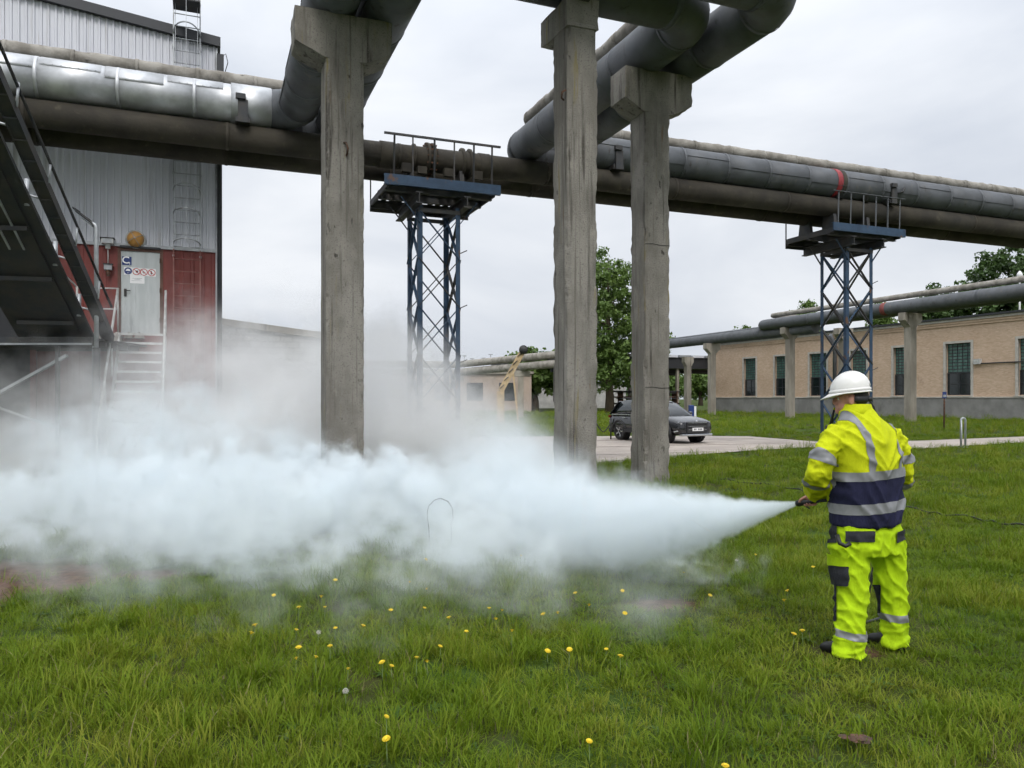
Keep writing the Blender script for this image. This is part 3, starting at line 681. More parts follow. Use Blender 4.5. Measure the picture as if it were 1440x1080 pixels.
for k in range(7):
    s_ = 0.5+k*1.15; MB().bar(S(s_,0.04,-0.16),S(s_,width-0.04,-0.16),0.05,0.08).build('cross_joist', M_dark, st)
MB().prism([S(-0.1,0.04,-0.09),S(LEN,0.04,-0.09),S(LEN,width-0.04,-0.09),S(-0.1,width-0.04,-0.09)],nrm*0.02).build('soffit_plate', M_dark, st)
for w in (0.3,0.55,0.8,1.05):
    MB().bar(S(2.3,w*width/1.2,-0.13),S(LEN,w*width/1.2,-0.13),0.03,0.03).build('soffit_rib', M_galv, st)
# outer cable tray and hand rail beside the flight
trw = -0.42
m = MB(); m.bar(S(-0.25,trw,0.02),S(LEN,trw,0.06),0.20,0.05); m.bar(S(-0.25,trw-0.1,0.06),S(LEN,trw-0.1,0.10),0.02,0.16); m.bar(S(-0.25,trw+0.1,0.06),S(LEN,trw+0.1,0.10),0.02,0.16); m.build('cable_tray', M_dark, st)
for k in range(24):
    s_ = k*0.36; MB().bar(S(s_,trw-0.1,-0.01),S(s_,trw+0.1,-0.01),0.03,0.02).build('tray_rung', M_dark, st)
MB().path([S(0.1,trw-0.16,0.50),S(LEN,trw-0.12,0.34)],0.026,8).build('hand_rail', M_dark, st)
for k in range(5):
    s_ = 0.55+k*1.3
    MB().path([S(s_,-0.08,-0.05),S(s_,-0.08,0.42)],0.045,8).build('rail_post', M_galv, st)
    MB().path([S(s_,-0.05,0.16),S(s_,trw+0.1,0.08)],0.022,6).build('tray_arm', M_galv, st)
    MB().path([S(s_+0.3,trw-0.12,0.1),S(s_+0.3,trw-0.15,0.48)],0.02,6).build('rail_post', M_galv, st)
# landing
lx1 = P(137,482,16.5).x
m = MB(); m.box(lx1-6.5,lx1,16.35,18.75,LZ-0.04,LZ); m.build('landing_deck', M_dark, st)
MB().box(lx1-6.5,lx1,16.27,16.34,LZ-0.15,LZ+0.01).build('landing_beam', M_dark, st)
MB().box(lx1-6.5,lx1,16.262,16.269,LZ-0.16,LZ-0.12).build('beam_flange', M_galv, st)
for k in range(4):
    y = 16.9+k*0.5; MB().box(lx1-5.0,lx1-0.05,y,y+0.06,LZ-0.16,LZ-0.045).build('landing_joist', M_dark, st)
for x_ in (lx1-0.06, lx1-0.85, lx1-3.4):
    MB().box(x_,x_+0.07,16.4,16.47,-0.1,LZ-0.17).build('landing_post', M_galv if x_ > lx1-0.5 else M_dark, st)
pa = P(0,552,16.45); pb = P(94,500,16.45); MB().bar(pa-Vector((1.5,0,-(-0.83))), pb, 0.09, 0.06).build('diagonal_brace', M_galv, st)
pa = P(-40,560,16.6); pb = P(60,595,16.6); MB().bar(pa, pb+Vector((0.6,0,-0.2)), 0.06, 0.05).build('diagonal_brace', M_galv, st)

# street lamp standing by the landing
lp = P(135.5,480,16.2)
t = thing('street_lamp','grey street lamp with tilted head beside the dark steel stair','lamp',(lp.x,lp.y,0))
MB().path([(0,0,0),(0,0,2.75)],0.075,12).build('base_sleeve',M_dark,t)
zt_ = CAMH+(HOR-318)/FPX*16.2
MB().path([(0,0,2.7),(0,0,zt_-0.05),(-0.02,0,zt_+0.02),(-0.1,-0.02,zt_+0.06)],0.045,10).build('pole',M_galv,t)
hd = MB().prism([(-0.02,-0.09,zt_),(-0.02,0.09,zt_),(-0.06,0.11,zt_+0.07),(-0.06,-0.11,zt_+0.07)],(-0.36,-0.02,0.27)).build('head',M_dark,t,bevel=0.012)
MB().prism([(-0.36,-0.07,zt_+0.28),(-0.36,0.07,zt_+0.28),(-0.38,0.07,zt_+0.33),(-0.38,-0.07,zt_+0.33)],(-0.10,0,0.07)).build('head_tip',M_black,hd)
MB().prism([(-0.06,-0.07,zt_-0.012),(-0.06,0.07,zt_-0.012),(-0.3,0.07,zt_+0.168),(-0.3,-0.07,zt_+0.168)],(-0.006,0,-0.012)).build('lens',M_galv,hd)

# pale brick outbuilding behind the smoke
M_pbrick = mat('pale_brick', (0.52,0.51,0.49), 0.9, col2=(0.40,0.39,0.37), scale=0.8)
def brick_nodes(m, c1_, c2_, mortar, bw, bh, ax, scale=1.0):
    nt = m.node_tree; N = nt.nodes; L = nt.links; b = N['Principled BSDF']; old = b.inputs['Base Color'].links[0].from_socket
    tc = N.new('ShaderNodeTexCoord'); sp = N.new('ShaderNodeSeparateXYZ'); cb = N.new('ShaderNodeCombineXYZ'); L.new(tc.outputs['Object'], sp.inputs[0])
    L.new(sp.outputs[ax], cb.inputs[0]); L.new(sp.outputs['Z'], cb.inputs[1])
    br = N.new('ShaderNodeTexBrick'); br.inputs['Scale'].default_value = scale; br.inputs['Brick Width'].default_value = bw; br.inputs['Row Height'].default_value = bh; br.inputs['Mortar Size'].default_value = 0.012*bh/0.085
    br.inputs['Color1'].default_value = (*c1_,1); br.inputs['Color2'].default_value = (*c2_,1); br.inputs['Mortar'].default_value = (*mortar,1); br.inputs['Bias'].default_value = 0.0
    L.new(cb.outputs[0], br.inputs['Vector'])
    mx = N.new('ShaderNodeMixRGB'); mx.blend_type = 'MULTIPLY'; mx.inputs['Fac'].default_value = 1.0; L.new(old, mx.inputs[1]); L.new(br.outputs['Color'], mx.inputs[2]); L.new(mx.outputs[0], b.inputs['Base Color'])
    bp = N.new('ShaderNodeBump'); bp.inputs['Strength'].default_value = 0.5; bp.inputs['Distance'].default_value = 0.01; L.new(br.outputs['Fac'], bp.inputs['Height']); bp.invert = True; L.new(bp.outputs[0], b.inputs['Normal'])
brick_nodes(M_pbrick, (1,1,1), (0.86,0.86,0.86), (0.72,0.72,0.72), 0.4, 0.2, 'X')
vo = 27.0; ua, ub2 = UofV(296,vo), UofV(486,vo)
za, zb2 = zat(305,455,vo), zat(447,475,vo); sl = (zb2-za)/(UofV(447,vo)-UofV(305,vo))
t = thing('brick_outbuilding','low pale brick outbuilding between the red building and the left column','building',W(ua,vo,0),ANG)
Lw = ub2-ua
MB().prism([(0,0,0),(Lw,0,0),(Lw,0,za+sl*Lw),(0,0,za)],(0,9,0)).build('wall',M_pbrick,t)
MB().prism([(-0.1,-0.1,za),(Lw+0.1,-0.1,za+sl*Lw),(Lw+0.1,-0.1,za+sl*Lw+0.22),(-0.1,-0.1,za+0.22)],(0,9.2,0)).build('roof',M_conc_far,t)

# ------------------------------------------------------------------ long brick hall at right
FU = 60.3; HV0, HV1 = 20.0, VofU(1006.5, FU)
M_brick = mat('tan_brick', (0.66,0.50,0.37), 0.9, col2=(0.60,0.44,0.315), scale=0.5, pos='object', layers=[((0.34,0.22,0.15), 0.35, (1,1,0.5), 0.62, 0.74), ((0.62,0.47,0.34), 0.5, (1,1,0.3), 0.66, 0.76)])
brick_nodes(M_brick, (1,1,1), (0.80,0.76,0.72), (0.86,0.86,0.86), 0.27, 0.085, 'Y')
M_glass = mat('dark_window_glass', (0.012,0.018,0.02), 0.12, spec=0.6)
M_gblock = mat('green_glass_block', (0.05,0.12,0.10), 0.2, col2=(0.10,0.18,0.155), scale=3.0, spec=0.6)
M_wframe = mat('pale_window_frame', (0.52,0.49,0.44), 0.8, var=0.2)
M_plinth = mat('plinth_render', (0.27,0.265,0.25), 0.95, col2=(0.20,0.195,0.185), scale=0.7, layers=[((0.12,0.115,0.10), 0.9, (1,1,0.4), 0.6, 0.75)])
HB = thing('brick_hall','long tan brick hall with tall green glazed windows at right','building',W(FU,HV0,0),ANG)
HE = 8.55
wins = []
for a,b in ((1046,1063),(1089.5,1107),(1138.5,1162.5),(1196.5,1218.5),(1256.5,1279),(1330,1365.5),(1432,1475)):
    va, vb = VofU(b, FU)-HV0, VofU(a, FU)-HV0; wins.append((va,vb))
z1w, z0w = 6.45, 1.95
zp = 1.72
# wall as piers, spandrels and aprons round the openings
wm = MB(); cuts = sorted(wins); y = 0.0
for (a,b) in cuts:
    wm.box(0,0.5,y,a,zp,HE); wm.box(0,0.5,a,b,z1w,HE); wm.box(0,0.5,a,b,zp,z0w); y = b
wm.box(0,0.5,y,HV1-HV0,zp,HE); wm.box(0.5,18,HV1-HV0-0.5,HV1-HV0,0,HE); wm.box(0.5,0.9,0,HV1-HV0-0.5,0,HE-0.2)
w_ = wm.build('wall',M_brick,HB)
MB().box(-0.12,0.6,-0.1,HV1-HV0+0.12,-0.3,zp).build('plinth',M_plinth,HB)
MB().box(-0.17,0.1,-0.1,HV1-HV0+0.17,zp,zp+0.10).build('plinth_coping',M_wframe,HB)
for k,(o_,z0_,z1_) in enumerate(((0.10,HE-0.62,HE-0.42),(0.17,HE-0.42,HE-0.22),(0.28,HE-0.22,HE))):
    MB().box(-o_,0.0,-0.1,HV1-HV0+o_,z0_,z1_).build('cornice_course',M_brick if k<2 else M_wframe,HB)
MB().box(-0.45,18.5,-0.2,HV1-HV0+0.45,HE,HE+0.16).build('roof',M_trim,HB)
for (a,b) in wins:
    fr = MB(); fr.box(-0.06,0.12,a-0.22,a,z0w-0.05,z1w+0.2); fr.box(-0.06,0.12,b,b+0.22,z0w-0.05,z1w+0.2); fr.box(-0.06,0.12,a,b,z1w,z1w+0.2)
    wo_ = fr.build('window',M_wframe,HB)
    MB().box(-0.2,0.1,a-0.25,b+0.25,z0w-0.15,z0w-0.05).build('sill',M_wframe,wo_)
    zm = z0w+(z1w-z0w)*0.44
    nb = MB(); nc, nr = 5, 9
    for i in range(nc):
        for j in range(nr):
            ya, yb = a+(b-a)*i/nc+0.05, a+(b-a)*(i+1)/nc-0.05; zc, zd = zm+(z1w-zm)*j/nr+0.045, zm+(z1w-zm)*(j+1)/nr-0.045
            nb.box(0.25+random.uniform(-0.01,0.01),0.28,ya,yb,zc,zd)
    q = nb.build('glass_blocks',M_gblock,wo_); q['kind'] = 'stuff'
    MB().box(0.27,0.3,a,b,zm,z1w).build('block_joints',M_trim,wo_)
    for k in range(2):
        ya, yb = (a+0.06,(a+b)/2-0.04) if k==0 else ((a+b)/2+0.04,b-0.06)
        MB().box(0.22,0.25,ya,yb,z0w+0.08,zm-0.08).build('pane',M_glass,wo_)
    fb = MB(); fb.box(0.19,0.27,a,b,zm-0.08,zm); fb.box(0.19,0.27,a,b,z0w,z0w+0.08); fb.box(0.19,0.27,(a+b)/2-0.04,(a+b)/2+0.04,z0w+0.08,zm-0.08); fb.box(0.19,0.27,a,a+0.06,z0w,zm); fb.box(0.19,0.27,b-0.06,b,z0w,zm); fb.box(0.2,0.26,a,b,z0w+0.95,z0w+1.0)
    fb.build('casement',M_trim,wo_)
q = VofU(1376,FU)-HV0; MB().box(-0.25,0.0,q-0.3,q+0.3,4.55,5.0).build('junction_box',M_railw,HB)
MB().path([(-0.1,q-0.3,4.6),(-0.1,1,4.6)],0.06,6).build('conduit',M_trim,HB)
q = VofU(1177,FU)-HV0; MB().path([(-0.3,q,1.0),(-0.3,q,7.2),(-0.9,q,8.2)],0.2,10).build('flue_pipe',M_grey,HB)

# far pipe rack on its own columns in front of the hall
PU = 48.0
def far_col(label, v, h=7.85, u=PU, wide=1.7):
    t = thing('concrete_column', label, 'column', W(u,v,0), ANG, 'far concrete pipe columns beside the brick hall')
    a = 0.3; MB().box(-a,a,-a,a,-0.1,h).build('shaft',M_conc_far,t,bevel=0.03)
    MB().prism([(-wide/2,-a-0.01,h+0.1),(-wide/2,-a-0.01,h-0.45),(-a,-a-0.01,h-0.95),(a,-a-0.01,h-0.95),(wide/2,-a-0.01,h-0.45),(wide/2,-a-0.01,h+0.1)],(0,2*a+0.02,0)).build('head',M_conc_far,t)
    return t
vA, vB, vC = VofU(1280,PU), VofU(1111,PU), VofU(1001,PU)
far_col('far concrete column beside the tallest hall window, right of the hard hat', vA)
far_col('far concrete column with stepped head at the bend of the far pipes', vB)
far_col('far concrete column at the left end of the brick hall', vC, 7.2)
far_col('slim concrete column under the canopy beyond the black car', VofU(967,PU+2), 6.2, PU+2, 1.2)
far_col('far concrete column standing behind the right blue lattice tower', VofU(1186,PU+5), 7.85, PU+5)
pz = 8.42
fp = thing('far_pipe','dark grey far pipe on columns in front of the brick hall','pipe',W(PU-0.5,18,0),ANG)
vE = VofU(1068,PU-0.5)
pts = bend_path([(0,0,pz),(0,vE-18,pz),(5.5,vE-18,pz),(5.5,vE-10,pz)],0.9)
MB().path(pts,0.48,20).build('main_run',M_grey,fp)
for vv in (vA+4, vB-3, vA-6): ring_band(Vector((0,vv-18,pz)),(0,1,0),0.48,0.25,0.02,20).build('lap_band',M_grey,fp)
ring_band(Vector((0,VofU(1246,PU-0.5)-18,pz)),(0,1,0),0.482,0.4,0.01,20).build('red_band',mat('faded_red_band',(0.2,0.05,0.045),0.7),fp)
fp2 = thing('far_pipe','second far grey pipe, partly behind the first above the hall wall','pipe',W(PU+0.75,18,0),ANG)
MB().path([(0,0,pz),(0,vB-14,pz)],0.5,18).build('main_run',M_grey,fp2)
MB().path([(0,0,pz),(0,vB-14,pz)],0.0,3).build('core',M_grey,fp2) if False else None
fp3 = thing('far_pipe','thin pale far pipe lying on top of the far grey pipes','pipe',W(PU+0.1,18,0),ANG)
MB().path(bend_path([(0,0,pz+0.85),(0,vE-18.8,pz+0.85),(4,vE-18.8,pz+0.85)],0.5),0.21,12).build('main_run',M_beige,fp3)
fp4 = thing('far_pipe','lower far pipe leading left past the corner of the brick hall','pipe',W(PU+0.1,vB-3,0),ANG)
MB().path([(0,0,7.75),(0,60,7.75)],0.5,16).build('main_run',M_grey,fp4); MB().path([(0.7,6,8.3),(0.7,60,8.3)],0.2,10).build('upper_run',M_grey,fp4)

# open canopy beyond the hall corner, with scrap rack below it
cvu = 52.0; cv0 = HV1+2
t = thing('open_canopy','flat open sided canopy between the tree and the brick hall','canopy',W(cvu,cv0,0),ANG)
MB().box(-12,12,0,26,5.5,6.9).build('roof',M_trim,t); MB().box(-12.1,12.1,-0.1,26,4.4,5.98).build('fascia',mat('canopy_shadow_board',(0.05,0.055,0.055),0.9),t) if False else None
for k in range(12):
    MB().box(-12+k*2,-12+k*2+1.75,-0.3,1.2,6.91,7.2).build('roof_panel',M_corr if k%2 else M_galv,t)
for x in (-10,-3,4,10): MB().box(x,x+0.35,0.3,0.65,0,5.5).build('post',M_conc_far,t)
for y in (4,12,20): MB().box(-12,12,y,y+0.3,5.0,5.49).build('beam',M_trim,t)
t = thing('scrap_rack','dark rack loaded with rusty pipes under the canopy','rack',W(cvu-1,cv0-1.5,0),ANG)
for x in (-4,-1.4,1.2,3.8): MB().box(x,x+0.12,0,1.2,0,2.6).build('upright',M_rust,t)
for zz in (0.8,1.6,2.3): MB().box(-4.3,4.2,0.05,1.15,zz,zz+0.1).build('shelf',M_dark,t)
for k in range(16):
    zz = (0.95,1.75,2.45)[k%3]+0.08; y = 0.1+0.12*(k//3)+0.05*random.random(); MB().path([(-4.4-random.random(),y,zz),(3.5+random.random(),y,zz)],0.06+0.04*random.random(),8).build('stored_pipe',M_rust if k%2 else M_dark,t)
t = thing('far_shed','low pale shed seen under the canopy','shed',W(cvu-6,cv0+34,0),ANG)
MB().box(-16,22,0,8,0,4.2).build('wall',M_pbrick,t); MB().box(-16.4,22.4,-0.4,8.4,4.2,4.6).build('roof',M_trim,t)
for x in (-10,-4,2,8,14): MB().box(x,x+2,-0.05,0.05,1.2,3).build('window',M_glass,t)

# ------------------------------------------------------------------ small street furniture
def furn(name,label,cat,px,py,group=None):
    p = G(px,py); return thing(name,label,cat,p,0,group), p.y
t,Y = furn('hoop_bollard','narrow galvanised hoop bollard beside the path at right','bollard',1354.5,629)
k_ = Y/FPX; hw_ = 3.0*k_; ht = 41*k_
MB().path([(-hw_,0,-0.1),(-hw_,0,ht-hw_)]+[(-hw_*math.cos(a),0,ht-hw_+hw_*math.sin(a)) for a in np.linspace(0,math.pi,9)]+[(hw_,0,-0.1)],0.035,10).build('hoop',M_galv,t)
MB().box(-hw_-0.06,hw_+0.06,-0.06,0.06,-0.02,0.02).build('base_plate',M_galv,t)
t,Y = furn('post_sign','small dark sign on a thin rusty post before the brick hall','sign',1327.5,606)
k_ = Y/FPX
MB().path([(0,0,-0.1),(0.02,0,54*k_)],0.045,8).build('post',M_rust,t); MB().box(-0.1,0.1,-0.06,-0.03,46*k_,55*k_).build('plate',M_signblue,t); MB().box(-0.075,0.075,-0.064,-0.061,47.5*k_,51*k_).build('print',M_galv,t)
t,Y = furn('litter_bin','small blue and white bin behind the bonnet of the car','bin',972,590)
k_ = Y/FPX; MB().box(-0.19,0.19,-0.2,0.2,0.0,1.15).build('body',M_signblue,t,bevel=0.03); MB().box(0.2,0.36,-0.2,0.2,0,1.05).build('side_panel',M_white,t)
# slack cable hanging beside the car
a = G(836,604); a = Vector((a.x,31.5,0)); t = thing('hanging_cable','slack dark cable hanging in a loop left of the car','cable',(3.55,31.5,0))
pp = []
for f in np.linspace(0,1,17):
    px_ = 838+21*f; sag = 598-596*0+13*(1-abs(2*f-1)**1.6)-4; q = P(px_,sag,31.5); pp.append(q-Vector((3.55,31.5,0)))
MB().path(pp,0.025,6).build('cable',M_dark,t)
for f in (0,-1): MB().path([pp[f]+Vector((0,0,0.2)),(pp[f].x,0,0)],0.03,6).build('stake',M_dark,t)
# cable lying across the lawn behind the man
pts = [G(1010,676),G(1060,680),G(1085,683),(G(1130,692)),G(1200,703),G(1275,716),G(1330,725),G(1400,735.5),G(1440,742),G(1520,752)]
q = []
for i in range(len(pts)-1):
    for f in np.linspace(0,1,6)[:-1]:
        p = pts[i].lerp(pts[i+1],f); q.append(p+Vector((0.03*math.sin(i*5+f*6),0.05*math.sin(i*3+f*5),0.022+0.02*math.sin(i*4+f*7))))
co = MB().path(q,0.013,8).build('ground_cable',M_black); tag(co,'black cable lying across the lawn behind the man','cable')
# bent wire loop standing in the smoke
Yl = 8.6; pp = [P(603,742,Yl),P(600.5,722,Yl),P(603,711,Yl+.02),P(611,703,Yl+.03),P(620,701,Yl+.03),P(630,705,Yl+.02),P(636,714,Yl),P(637,728,Yl-.02),P(634,738,Yl-.02)]
pp = [Vector((pp[0].x+0.01,Yl,-0.05)),Vector((pp[0].x,Yl,0.25))]+pp+[Vector((pp[-1].x+0.01,Yl-.02,0.2)),Vector((pp[-1].x,Yl-.02,-0.05))]
o_ = MB().path(pp,0.004,8).build('wire_loop',M_black); tag(o_,'thin black wire loop sticking up in the white smoke','wire')

# ------------------------------------------------------------------ things far behind the smoke
t = thing('far_pipe_bridge','long low far pipe bridge behind the left blue tower','pipe bridge',(P(560,515,75)))
t.location.z = 0
p0 = P(440,511,72); p1 = P(640,513,74); p2 = P(700,507,70); p3 = P(800,497,62); o_ = Vector(t.location)
MB().path([p0-o_,p1-o_,p2-o_,p3-o_],0.33,10).build('upper_pipe',M_beige,t); MB().path([p-o_-Vector((0,0,0.75)) for p in (p0,p1,p2,p3)],0.36,10).build('lower_pipe',M_beige,t)
for p in (p1,p2.lerp(p3,0.35),p0.lerp(p1,0.4)):
    q = p-o_-Vector((0,0,1.1)); MB().box(q.x-0.25,q.x+0.25,q.y-0.25,q.y+0.25,0,q.z).build('post',M_conc_far,t); MB().box(q.x-0.8,q.x+0.8,q.y-0.28,q.y+0.28,q.z-0.5,q.z+0.02).build('head',M_conc_far,t)
p = P(520,525,95); t = thing('far_workshop','low faded brick workshop far behind the smoke','building',(p.x,p.y,0))
M_fbrick = mat('faded_brick',(0.42,0.33,0.27),0.9,var=0.25,scale=0.5)
MB().box(-6,20,0,10,0,4.7).build('wall',M_fbrick,t); MB().box(-6.3,20.3,-0.3,10.3,4.7,5.0).build('roof',M_conc_far,t)
for k in range(6): MB().box(-4+k*4,-2+k*4,-0.06,0.05,1.4,3.6).build('window',M_glass,t)
p = G(706,590); p = Vector((P(706,560,52).x,52,0))
t = thing('conveyor_boom','slanted pale yellow loading boom beyond the smoke left of the middle column','boom',p)
M_boom = mat('faded_yellow_steel',(0.55,0.40,0.22),0.7,var=0.3,scale=1.5)
a = P(704,550,52)-p; b = P(735,494,52)-p
MB().bar(a,b,0.34,0.4).build('boom_arm',M_boom,t); MB().lathe([(0,-0.3),(0.3,-0.3),(0.3,0.3),(0,0.3)],14,(b.x+0.05,b.y,b.z+0.1),axis='y').build('head_drum',M_dark,t)
MB().bar((a.x,a.y,0),a,0.5,0.5,up=(0,1,0)).build('pedestal',M_boom,t); MB().bar((a.x+1.2,a.y,0),a.lerp(b,0.55),0.12,0.12,up=(0,1,0)).build('prop',M_boom,t)
for k in range(5): MB().path([a.lerp(b,0.1+0.2*k)+Vector((-0.2,-0.24,-0.1)),a.lerp(b,0.2+0.2*k)+Vector((-0.05,-0.24,-0.1))],0.03,5).build('lacing',M_dark,t)
for k,(px,top,wh) in enumerate(((690,498,'tallest thin far mast, nearest the loading boom'),(664,504,'shortest thin far mast, second from the blue lattice tower'),(653,500,'thin far mast nearest the blue lattice tower'),(680,503,'thin far mast just left of the tallest far mast'))):
    p = P(px,560,110); t = thing('lamp_mast',wh,'mast',(p.x,p.y,0),0,'far thin masts on the skyline')
    hgt = CAMH+(HOR-top)/FPX*110; MB().path([(0,0,0),(0,0,hgt)],[0.09,0.05],6).build('mast',M_galv,t); MB().box(-0.3,0.3,-0.1,0.1,hgt-0.1,hgt).build('lamp_head',M_galv,t)
p = P(1434,560,100); t = thing('lamp_mast','pale mast head rising above the hall roof at the right edge','mast',(p.x,p.y,0)); hgt = CAMH+(HOR-391)/FPX*100
MB().path([(0,0,0),(0,0,hgt)],0.12,6).build('mast',M_railw,t); MB().lathe([(0,0),(0.3,0.1),(0.35,0.5),(0.1,0.9),(0,0.95)],10,(0,0,hgt)).build('lamp_head',M_white,t)
# ------------------------------------------------------------------ trees
M_bark = mat('bark', (0.10,0.075,0.05), 0.95, var=0.4, scale=4, stretch=(2,2,0.3), bump=0.6)
M_leafA = mat('maple_leaves', (0.125,0.20,0.04), 0.6, col2=(0.085,0.145,0.03), scale=0.45, layers=[((0.145,0.21,0.04), 0.9, (1,1,1), 0.55, 0.7)], transl=0.3, detail=3)
M_leafB = mat('dark_leaves', (0.07,0.125,0.03), 0.6, col2=(0.048,0.09,0.022), scale=0.4, layers=[((0.055,0.10,0.02), 0.7, (1,1,1), 0.56, 0.7)], transl=0.25, detail=3)
def leaf_mesh(clumps, per, size, seed, flat=0.5):
    r = np.random.default_rng(seed); C = np.repeat(np.array([c[:3] for c in clumps]), per, 0); R = np.repeat(np.array([c[3] for c in clumps]), per)
    n = len(C); d = r.normal(size=(n,3)); d /= np.linalg.norm(d,axis=1)[:,None]
    p = C + d*(R*r.random(n)**0.45)[:,None]*np.array([1,1,0.75])
    nr = d*0.8 + r.normal(size=(n,3))*0.7 + np.array([0,0,flat]); nr /= np.linalg.norm(nr,axis=1)[:,None]
    a = np.cross(nr, r.normal(size=(n,3))); a /= np.linalg.norm(a,axis=1)[:,None]; b = np.cross(nr,a)
    s = size*(0.6+0.8*r.random(n))[:,None]
    V = np.stack([p-a*s*0.6, p+b*s*0.42-nr*s*0.08, p+a*s*0.75, p-b*s*0.42-nr*s*0.08],1).reshape(-1,3)
    F = np.arange(n*4).reshape(n,4)
    me = bpy.data.meshes.new('leaves'); me.vertices.add(len(V)); me.vertices.foreach_set('co', V.ravel().astype(np.float32))
    me.loops.add(n*4); me.loops.foreach_set('vertex_index', F.ravel().astype(np.int32)); me.polygons.add(n); me.polygons.foreach_set('loop_start', (np.arange(n)*4).astype(np.int32))
    me.update(calc_edges=True); me.validate(); return me
def tree(label, base, lobes, trunk_r, trunk_h, nclump, per, leaf, lm, seed, group='trees around the works', trunk=True, rc=1.0):
    """lobes: ellipsoids (x,y,z,rx,ry,rz) of the crown, in local metres"""
    rnd = random.Random(seed); t = thing('leafy_tree', label, 'tree', base, 0, group)
    cl = []; vol = [l[3]*l[4]*l[5] for l in lobes]; sv = sum(vol)
    for l, v in zip(lobes, vol):
        for _ in range(max(4,int(nclump*v/sv))):
            d = Vector((rnd.gauss(0,1),rnd.gauss(0,1),rnd.gauss(0,1))).normalized(); f = rnd.random()**0.38
            q = Vector((l[0]+d.x*l[3]*f, l[1]+d.y*l[4]*f, l[2]+d.z*l[5]*f))
            k = 1+0.22*mnoise.noise(Vector((d.x*2.2+seed,d.y*2.2,d.z*2.2))); q = Vector(l[:3])+(q-Vector(l[:3]))*k
            cl.append((q.x,q.y,q.z,rc*rnd.uniform(0.55,1.15)))
    me = leaf_mesh(cl, per, leaf, seed); me.materials.append(lm); put('crown', me, t)
    top = max(l[2]+l[5]*0.6 for l in lobes); lean = rnd.uniform(-0.3,0.3)
    if trunk:
        pts = [(0,0,-0.2),(0.05,0,trunk_h*0.5),(lean*0.4,0.1,trunk_h),(lean,0.2,(trunk_h+top)/2),(lean*1.2,0,top)]
        tr = MB().path(pts,[trunk_r*1.25,trunk_r,trunk_r*0.85,trunk_r*0.5,trunk_r*0.1],10).build('trunk',M_bark,t)
        for k in range(9):
            z = trunk_h+(top-trunk_h)*k/11; an = k*2.4+seed; l = lobes[k%len(lobes)]; R_ = max(l[3],l[4])*0.75*(1-0.05*k)
            e = (lean*0.6+R_*math.cos(an), R_*math.sin(an), z+R_*0.55)
            MB().path([(lean*0.5,0.1,z),(e[0]*0.45+lean*0.3,e[1]*0.45,z+R_*0.2),e],[trunk_r*0.4,trunk_r*0.25,trunk_r*0.06],6).build('limb',M_bark,tr)
    return t
b = G(857,580)
tree('tall green tree between the middle and right concrete columns', b, [(0.4,0,6.3,5.9,5.3,3.6),(0.2,0,10.5,5.9,5.3,4.5),(0.1,0,14.5,4.8,4.3,3.8),(-0.3,0,17.0,3.3,3,2.3),(6.5,0,8.2,1.7,1.7,1.2)], 0.5, 3.6, 400, 56, 0.30, M_leafA, 3, rc=1.1)
def ft(px,py,Y,label,w,lm,seed,n=150,leaf=0.42,low=0.0,rc=1.3,trunk=True):
    p = P(px,HOR,Y); top = CAMH+(HOR-py)/FPX*Y; w_ = w/FPX*Y
    h = top-low
    tree(label,(p.x,p.y,0),[(0,0,low+h*0.72,w_*0.8,w_*0.7,h*0.28),(-w_*0.35,0,low+h*0.5,w_*0.65,w_*0.6,h*0.3),(w_*0.4,0,low+h*0.52,w_*0.6,w_*0.6,h*0.3)],0.5,max(1.5,low+h*0.25),n,40,leaf,lm,seed,trunk=trunk,rc=rc)
ft(1418,344,118,'large dark tree above the right end of the hall roof',78,M_leafB,11,330,0.5,4)
ft(1316,401,120,'small round tree crown peeking over the far pipe',30,M_leafB,12,140,0.42,6)
ft(1352,408,125,'loose bush crown between the round tree and the large dark tree',22,M_leafA,13,90,0.4,8)
ft(1131,424,130,'pale tree top behind the left part of the hall roof',26,M_leafA,14,90,0.4,8)
ft(1237,425,128,'pale tree top just right of the lattice tower above the hall',18,M_leafA,15,70,0.4,8)
ft(1046,462,140,'far tree top above the lower far pipe',24,M_leafA,16,80,0.42,6)
ft(752,492,100,'hazy green tree just left of the middle column',46,M_leafA,17,170,0.45,0.6)
ft(940,520,175,'far round green tree under the canopy',30,M_leafA,18,90,0.6,1,1.8)
ft(985,523,178,'bright far tree under the canopy beside the hall corner',34,M_leafA,19,100,0.6,1,1.8)
ft(905,548,190,'far low tree beyond the car',30,M_leafB,20,80,0.6,0.5,1.8)
ft(640,545,190,'far low tree left of the loading boom',40,M_leafB,21,80,0.6,0.5,1.8)
# far wooded rise on the horizon, one mass
r = np.random.default_rng(5); cl = []
for k in range(420):
    x = r.uniform(-60,190); cl.append((x, 235+r.uniform(0,30), r.uniform(1,5.5+2.5*math.sin(x*0.05)), r.uniform(1.6,3.2)))
me = leaf_mesh(cl, 26, 1.0, 6); me.materials.append(M_leafB); o = put('treeline', me); tag(o,'far wooded horizon beyond the works','woods',kind='stuff'); del o['category']

